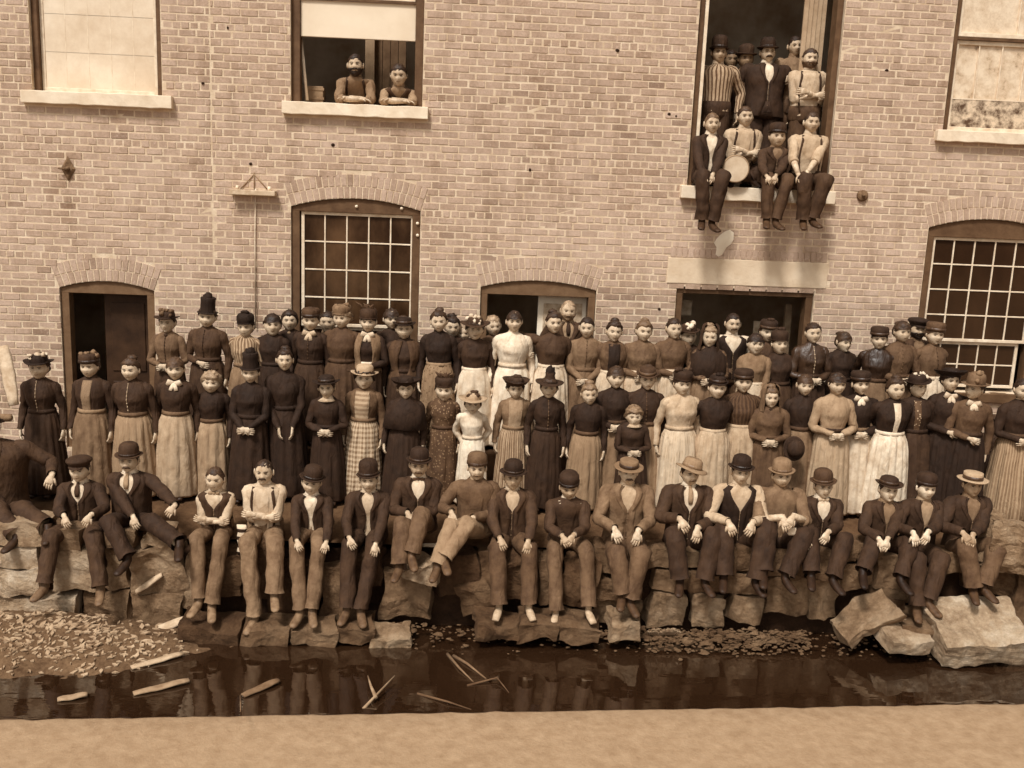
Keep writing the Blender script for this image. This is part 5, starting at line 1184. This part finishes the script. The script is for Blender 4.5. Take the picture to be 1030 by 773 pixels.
sit(371, 482.5, 'young man in a tall bowler leaning forward with a hand on each knee', hands=((352, 546), (376, 552)), feet=((349, 620), (363, 622)), hat=dict(k='tallbowler', v=54, band=46), coat=48, shirt=196, trousers=50, shoe=120, lean=.1)
sit(421.5, 468, 'gaunt mustached man in a bowler with knees drawn up and hands together', hands=((411, 521), (415, 522)), feet=((402, 577), (414, 566)), hat=dict(k='bowler', v=48, band=66), coat=54, vest=60, tie=('bow', 80), mous=90, skn=190, trousers=84, seat=-.02, knees=2.5, shoe=110)
sit(479.7, 471, 'man in a brown jumper and crumpled soft hat with one knee raised', hands=((455, 520), (474, 526)), feet=((440, 577), (447, 570)), hat=dict(k='round', v=100, band=70), coat=86, slv='jumper', shirt=150, trousers=128, mous=120, knees=2.5, seat=-.04, shoe=110)
sit(516, 480, 'youth in a brimmed bowler with pale bare feet and fingers spread on both knees', hands=((504, 546), (530, 549)), feet=((502, 617), (532, 617)), hat=dict(k='bowler', v=44, band=56, big=1.25), coat=62, vest=54, shirt=190, trousers=76, bare=True, skn=184, hair=(56, 'short'))
sit(572.4, 490, 'man in a dark jumper and low hat looking down at his clasped hands', hands=((567, 544), (576, 543)), feet=((559, 624), (592, 620)), hat=dict(k='round', v=52, band=40, big=1), coat=56, slv='jumper', trousers=86, bare=True, nod=.22, lean=.12, skn=184)
sit(632, 475, 'mustached man in a pale brimmed hat and open tan jacket with crossed ankles', hands=((620, 537), (641, 539)), feet=((626, 606), (634, 612)), hat=dict(k='boater', v=130, band=60, tilt=(0, .1)), coat=104, vest=110, shirt=180, trousers=82, mous=60, skn=210, shoe=90)
sit(694, 476, 'mustached man in a dark suit and pale hat slanting over one eye', hands=((686, 527), (701, 536)), feet=((684, 592), (709, 592)), hat=dict(k='slouch', v=146, band=130, tilt=(.25, -.05)), coat=56, vest=52, tie=('long', 150), mous=110, trousers=46, turn=.15, shoe=70)
sit(744.8, 475, 'man in a round bowler and dark vest over loose white shirt sleeves', hands=((735, 530), (757, 530)), feet=((728, 588), (760, 592)), hat=dict(k='bowler', v=44, band=36), coat=None, vest=40, shirt=190, slv='full', trousers=46, hair=(40, 'short'), shoe=60)
sit(786, 478.5, 'boy in a light grey round hat with rolled sleeves and clasped hands', hands=((790, 525), (798, 524)), feet=((768, 584), (790, 588)), hat=dict(k='bowler', v=132, band=110), coat=None, shirt=116, slv='rolled', trousers=44, shoe=60)
sit(827.6, 489, 'boy in a dark felt hat with a pale scarf, one hand hanging over his knee', hands=((812, 545), (833, 540)), feet=((816, 586), (838, 590)), hat=dict(k='bowler', v=74, band=84, tilt=(-.1, 0)), coat=50, vest=48, tie=('bow', 196), trousers=46, skn=206, shoe=56)
sit(893, 492.5, 'youth in a low wide brimmed hat with hands joined between spread knees', hands=((887, 547), (893, 547)), feet=((868, 584), (906, 590)), hat=dict(k='wide', v=54, big=.35, band=66), coat=52, shirt=130, trousers=48, hair=(50, 'short'), shoe=50, skn=212)
sit(931, 491, 'youth in a dark round cap with an open collar, hands resting on his lap', hands=((922, 541), (934, 540)), feet=((922, 618), (934, 612)), hat=dict(k='round', v=52, band=44), coat=48, shirt=156, trousers=52, shoe=110, skn=216)
sit(977.5, 487.5, 'youth in a striped straw boater with hands clasped and ankles crossed', hands=((972, 541), (979, 543)), feet=((979, 600), (990, 598)), hat=dict(k='boater', v=176, band=74), coat=50, vest=56, shirt=120, trousers=78, skn=176, shoe=90)
# reclining man at the left edge, head out of the picture
man(-10, 430, -2.1, 0, 'man in a dark coat cut off by the left edge, one hand hanging forward', seat=-.12, hands=((-36, 500), (49, 482, -.30)), feet=((16, 548), (48, 540)), hat=dict(k='bowler', v=50, band=44), coat=62, vest=50, trousers=54, knees=3, wide=1.5)

# striped cloth and white handkerchief
def hang_cloth(name, label, cat, pts, w0, mat, pw=.02):
    mb = MB(); mb.tube(pts, [(w0, pw * .6)] + [(w0 * (1 + .15 * sin(i * 2.1)), pw) for i in range(1, len(pts) - 1)] + [(w0 * .8, pw * .5)], 12, 0, True, up=(1, 0, 0), wr=.25)
    o = mb.build(name, mat); tag(o, label, cat); return o
c = on_y(243, 528, -2.74); hang_cloth('striped_stocking', 'dark and white banded stocking hanging between the two men with crossed forearms', 'stocking', [c + Vector((0, 0, -.04 * i)) for i in range(9)], .045, cloth(48, 'band', 214))
c = on_y(797, 531, -2.82); hang_cloth('handkerchief', 'small white handkerchief hanging from the clasped hands of the boy in the light round hat', 'handkerchief', [c + Vector((0, 0, -.02 * i)) for i in range(5)], .045, cloth(226))
def held_hat():
    r = thing('felt_hat', 'dark felt hat held upside down in front of the hooded girl', 'hat', on_y(797, 452, YF - .26)); Mh = Matrix.Rotation(radians(75), 4, 'X'); o = add_hat(r, Mh, 'bowler', 50, 1.0, 5); o.name = 'hat_body'
held_hat()

# ---------------- upper loading door
UF = 3.612
mm = dict(group='D')
man(723, 54, .42, UF, 'man in a striped shirt and dark hat at the upper door\'s left jamb', arms='down', coat=None, shirt=176, shirt_pat='stripe', slv='full', trousers=50, hat=dict(k='tallbowler', v=56, band=44), skn=180, **mm)
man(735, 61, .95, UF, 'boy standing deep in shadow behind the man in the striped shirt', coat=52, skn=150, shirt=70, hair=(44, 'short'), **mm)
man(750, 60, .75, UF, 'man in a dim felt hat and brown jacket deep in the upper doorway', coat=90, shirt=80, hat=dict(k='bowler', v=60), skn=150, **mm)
man(772, 53.5, .62, UF, 'mustached man in a long dark coat and bowler in the middle of the upper door', arms='down', coat=44, shirt=216, vest=44, hat=dict(k='bowler', v=52, band=44), mous=66, trousers=42, open_=.45, wide=1.15, **mm)
man(799.5, 47.5, .75, UF, 'bareheaded man in a tan shirt with folded arms standing before the pale boards', arms='crossed', coat=None, shirt=124, slv='full', trousers=66, hair=(44, 'short'), skn=196, **mm)
man(814.5, 60, .42, UF, 'bearded man with pale folded arms and suspenders at the right jamb of the upper door', arms='crossed', coat=None, shirt=196, slv='rolled', susp=60, trousers=66, hair=(60, 'short'), mous=84, beard=1, **mm)
def sit2(fx, fy, Y, label, **K): return man(fx, fy, Y, 0, label, seat=K.pop('seat', 3.672), fyy=K.pop('fyy', -.36), hy=-.46, group='D', **K)
sit2(716, 125, -.02, 'grinning youth in an open dark jacket and white shirt seated leftmost on the upper sill', hands=((709, 179), (716, 181)), feet=((706, 230), (716, 232)), coat=46, shirt=222, trousers=52, hair=(96, 'short'), open_=1.2, shoe=80)
sit2(749.5, 118, .22, 'youth in suspenders with folded bare arms seated behind the round pale disc', arms='crossed', hands=None, feet=((735, 188), (758, 188)), fyy=-.14, kout=(.20, -.20, .04), coat=None, shirt=190, slv='rolled', susp=56, trousers=48, hair=(66, 'short'), seat=3.74, shoe=48)
sit2(781.5, 138, -.02, 'boy in a dark hat with joined hands seated in the middle of the upper sill', hands=((773, 180), (780, 180)), feet=((771, 229), (780, 230)), coat=58, vest=62, shirt=120, trousers=66, hat=dict(k='round', v=56, band=44), hair=(60, 'short'), skn=196, shoe=90)
sit2(816, 124, -.02, 'youth in a pale shirt and suspenders seated rightmost on the upper sill', hands=((805, 178), (811, 178)), feet=((808, 230), (817, 228)), coat=None, shirt=190, slv='rolled', susp=70, trousers=58, hair=(56, 'short'), shoe=90)
r = thing('drum', 'round pale drum like disc resting upright on the upper sill', 'drum', on_y(739.5, 170, -.16))
mb = MB(); mb.tube([(0, -.03, 0), (0, .035, 0)], [.155, .155], 32); mb.build('drum_head', rough_mat('drum_skin', 206, .07, 7, .6, .1), r, False)
mb = MB(); mb.ring_mesh([[(q * cos(a), y, q * sin(a)) for a in [2 * pi * j / 32 for j in range(32)]] for q, y in ((.150, -.033), (.163, -.036), (.166, 0), (.163, .038), (.150, .036))], True); mb.build('hoop', rough_mat('hoop', 160, .1), r)
# ---------------- two men on the upper window sill
man(357.5, 66, .42, UF, 'dark bearded man with bare forearms folded on the upper window sill', arms='sill', coat=None, susp=56, shirt=132, slv='rolled', wide=.95, slean=.34, ktf=.98, mous=44, beard=1, hair=(46, 'short'), trousers=60, group='N')
man(401, 76, .40, UF, 'clean shaven young man lowering his head over folded arms on the upper window sill', arms='sill', coat=None, vest=74, shirt=150, slv='rolled', wide=.9, slean=.34, ktf=.92, hair=(50, 'short'), trousers=60, nod=.2, group='N')
# goods seen in that window
mb = MB(); mb.tube([on_y(303, 40, .24), on_y(309, 101, .16)], .018, 8); tag(mb.build('white_pole', BRIGHT), 'white pole leaning inside the left jamb of the window with two men', 'pole')
p = on_y(318, 96, .45); t = thing('crate', 'pale wooden crate behind the sill at the left of the window with two men', 'crate', p); mb = MB(); mb.box(-.12, .10, -.1, .1, -.2, .10); mb.build('crate_side', rough_mat('crate_wood', 150, .12, 8), t, False, .01)
mb = MB(); mb.box(-.13, .11, -.108, -.101, .05, .08); mb.box(-.13, .11, -.108, -.101, -.06, -.03); mb.build('slat', rough_mat('crate_wood', 150), t, False)
p = on_y(372, 80, .9); mb = MB(); mb.box(-.06, .06, -.03, .03, -.9, 1.2); o = mb.build('wooden_post', rough_mat('pale_post', 168, .1, 5), None, False, .008); o.location = p; tag(o, 'pale wooden post inside the window between the two leaning men', 'post')
p = on_y(392, 80, 1.0); mb = MB()
for i in range(4): mb.box(-.19 + i * .1, -.095 + i * .1, -.02, .02, -.9, 1.2)
o = mb.build('board_partition', rough_mat('brown_boards', 110, .2, 5), None, False, .006); o.location = p; tag(o, 'brown board partition inside the window behind the younger leaning man', 'partition')
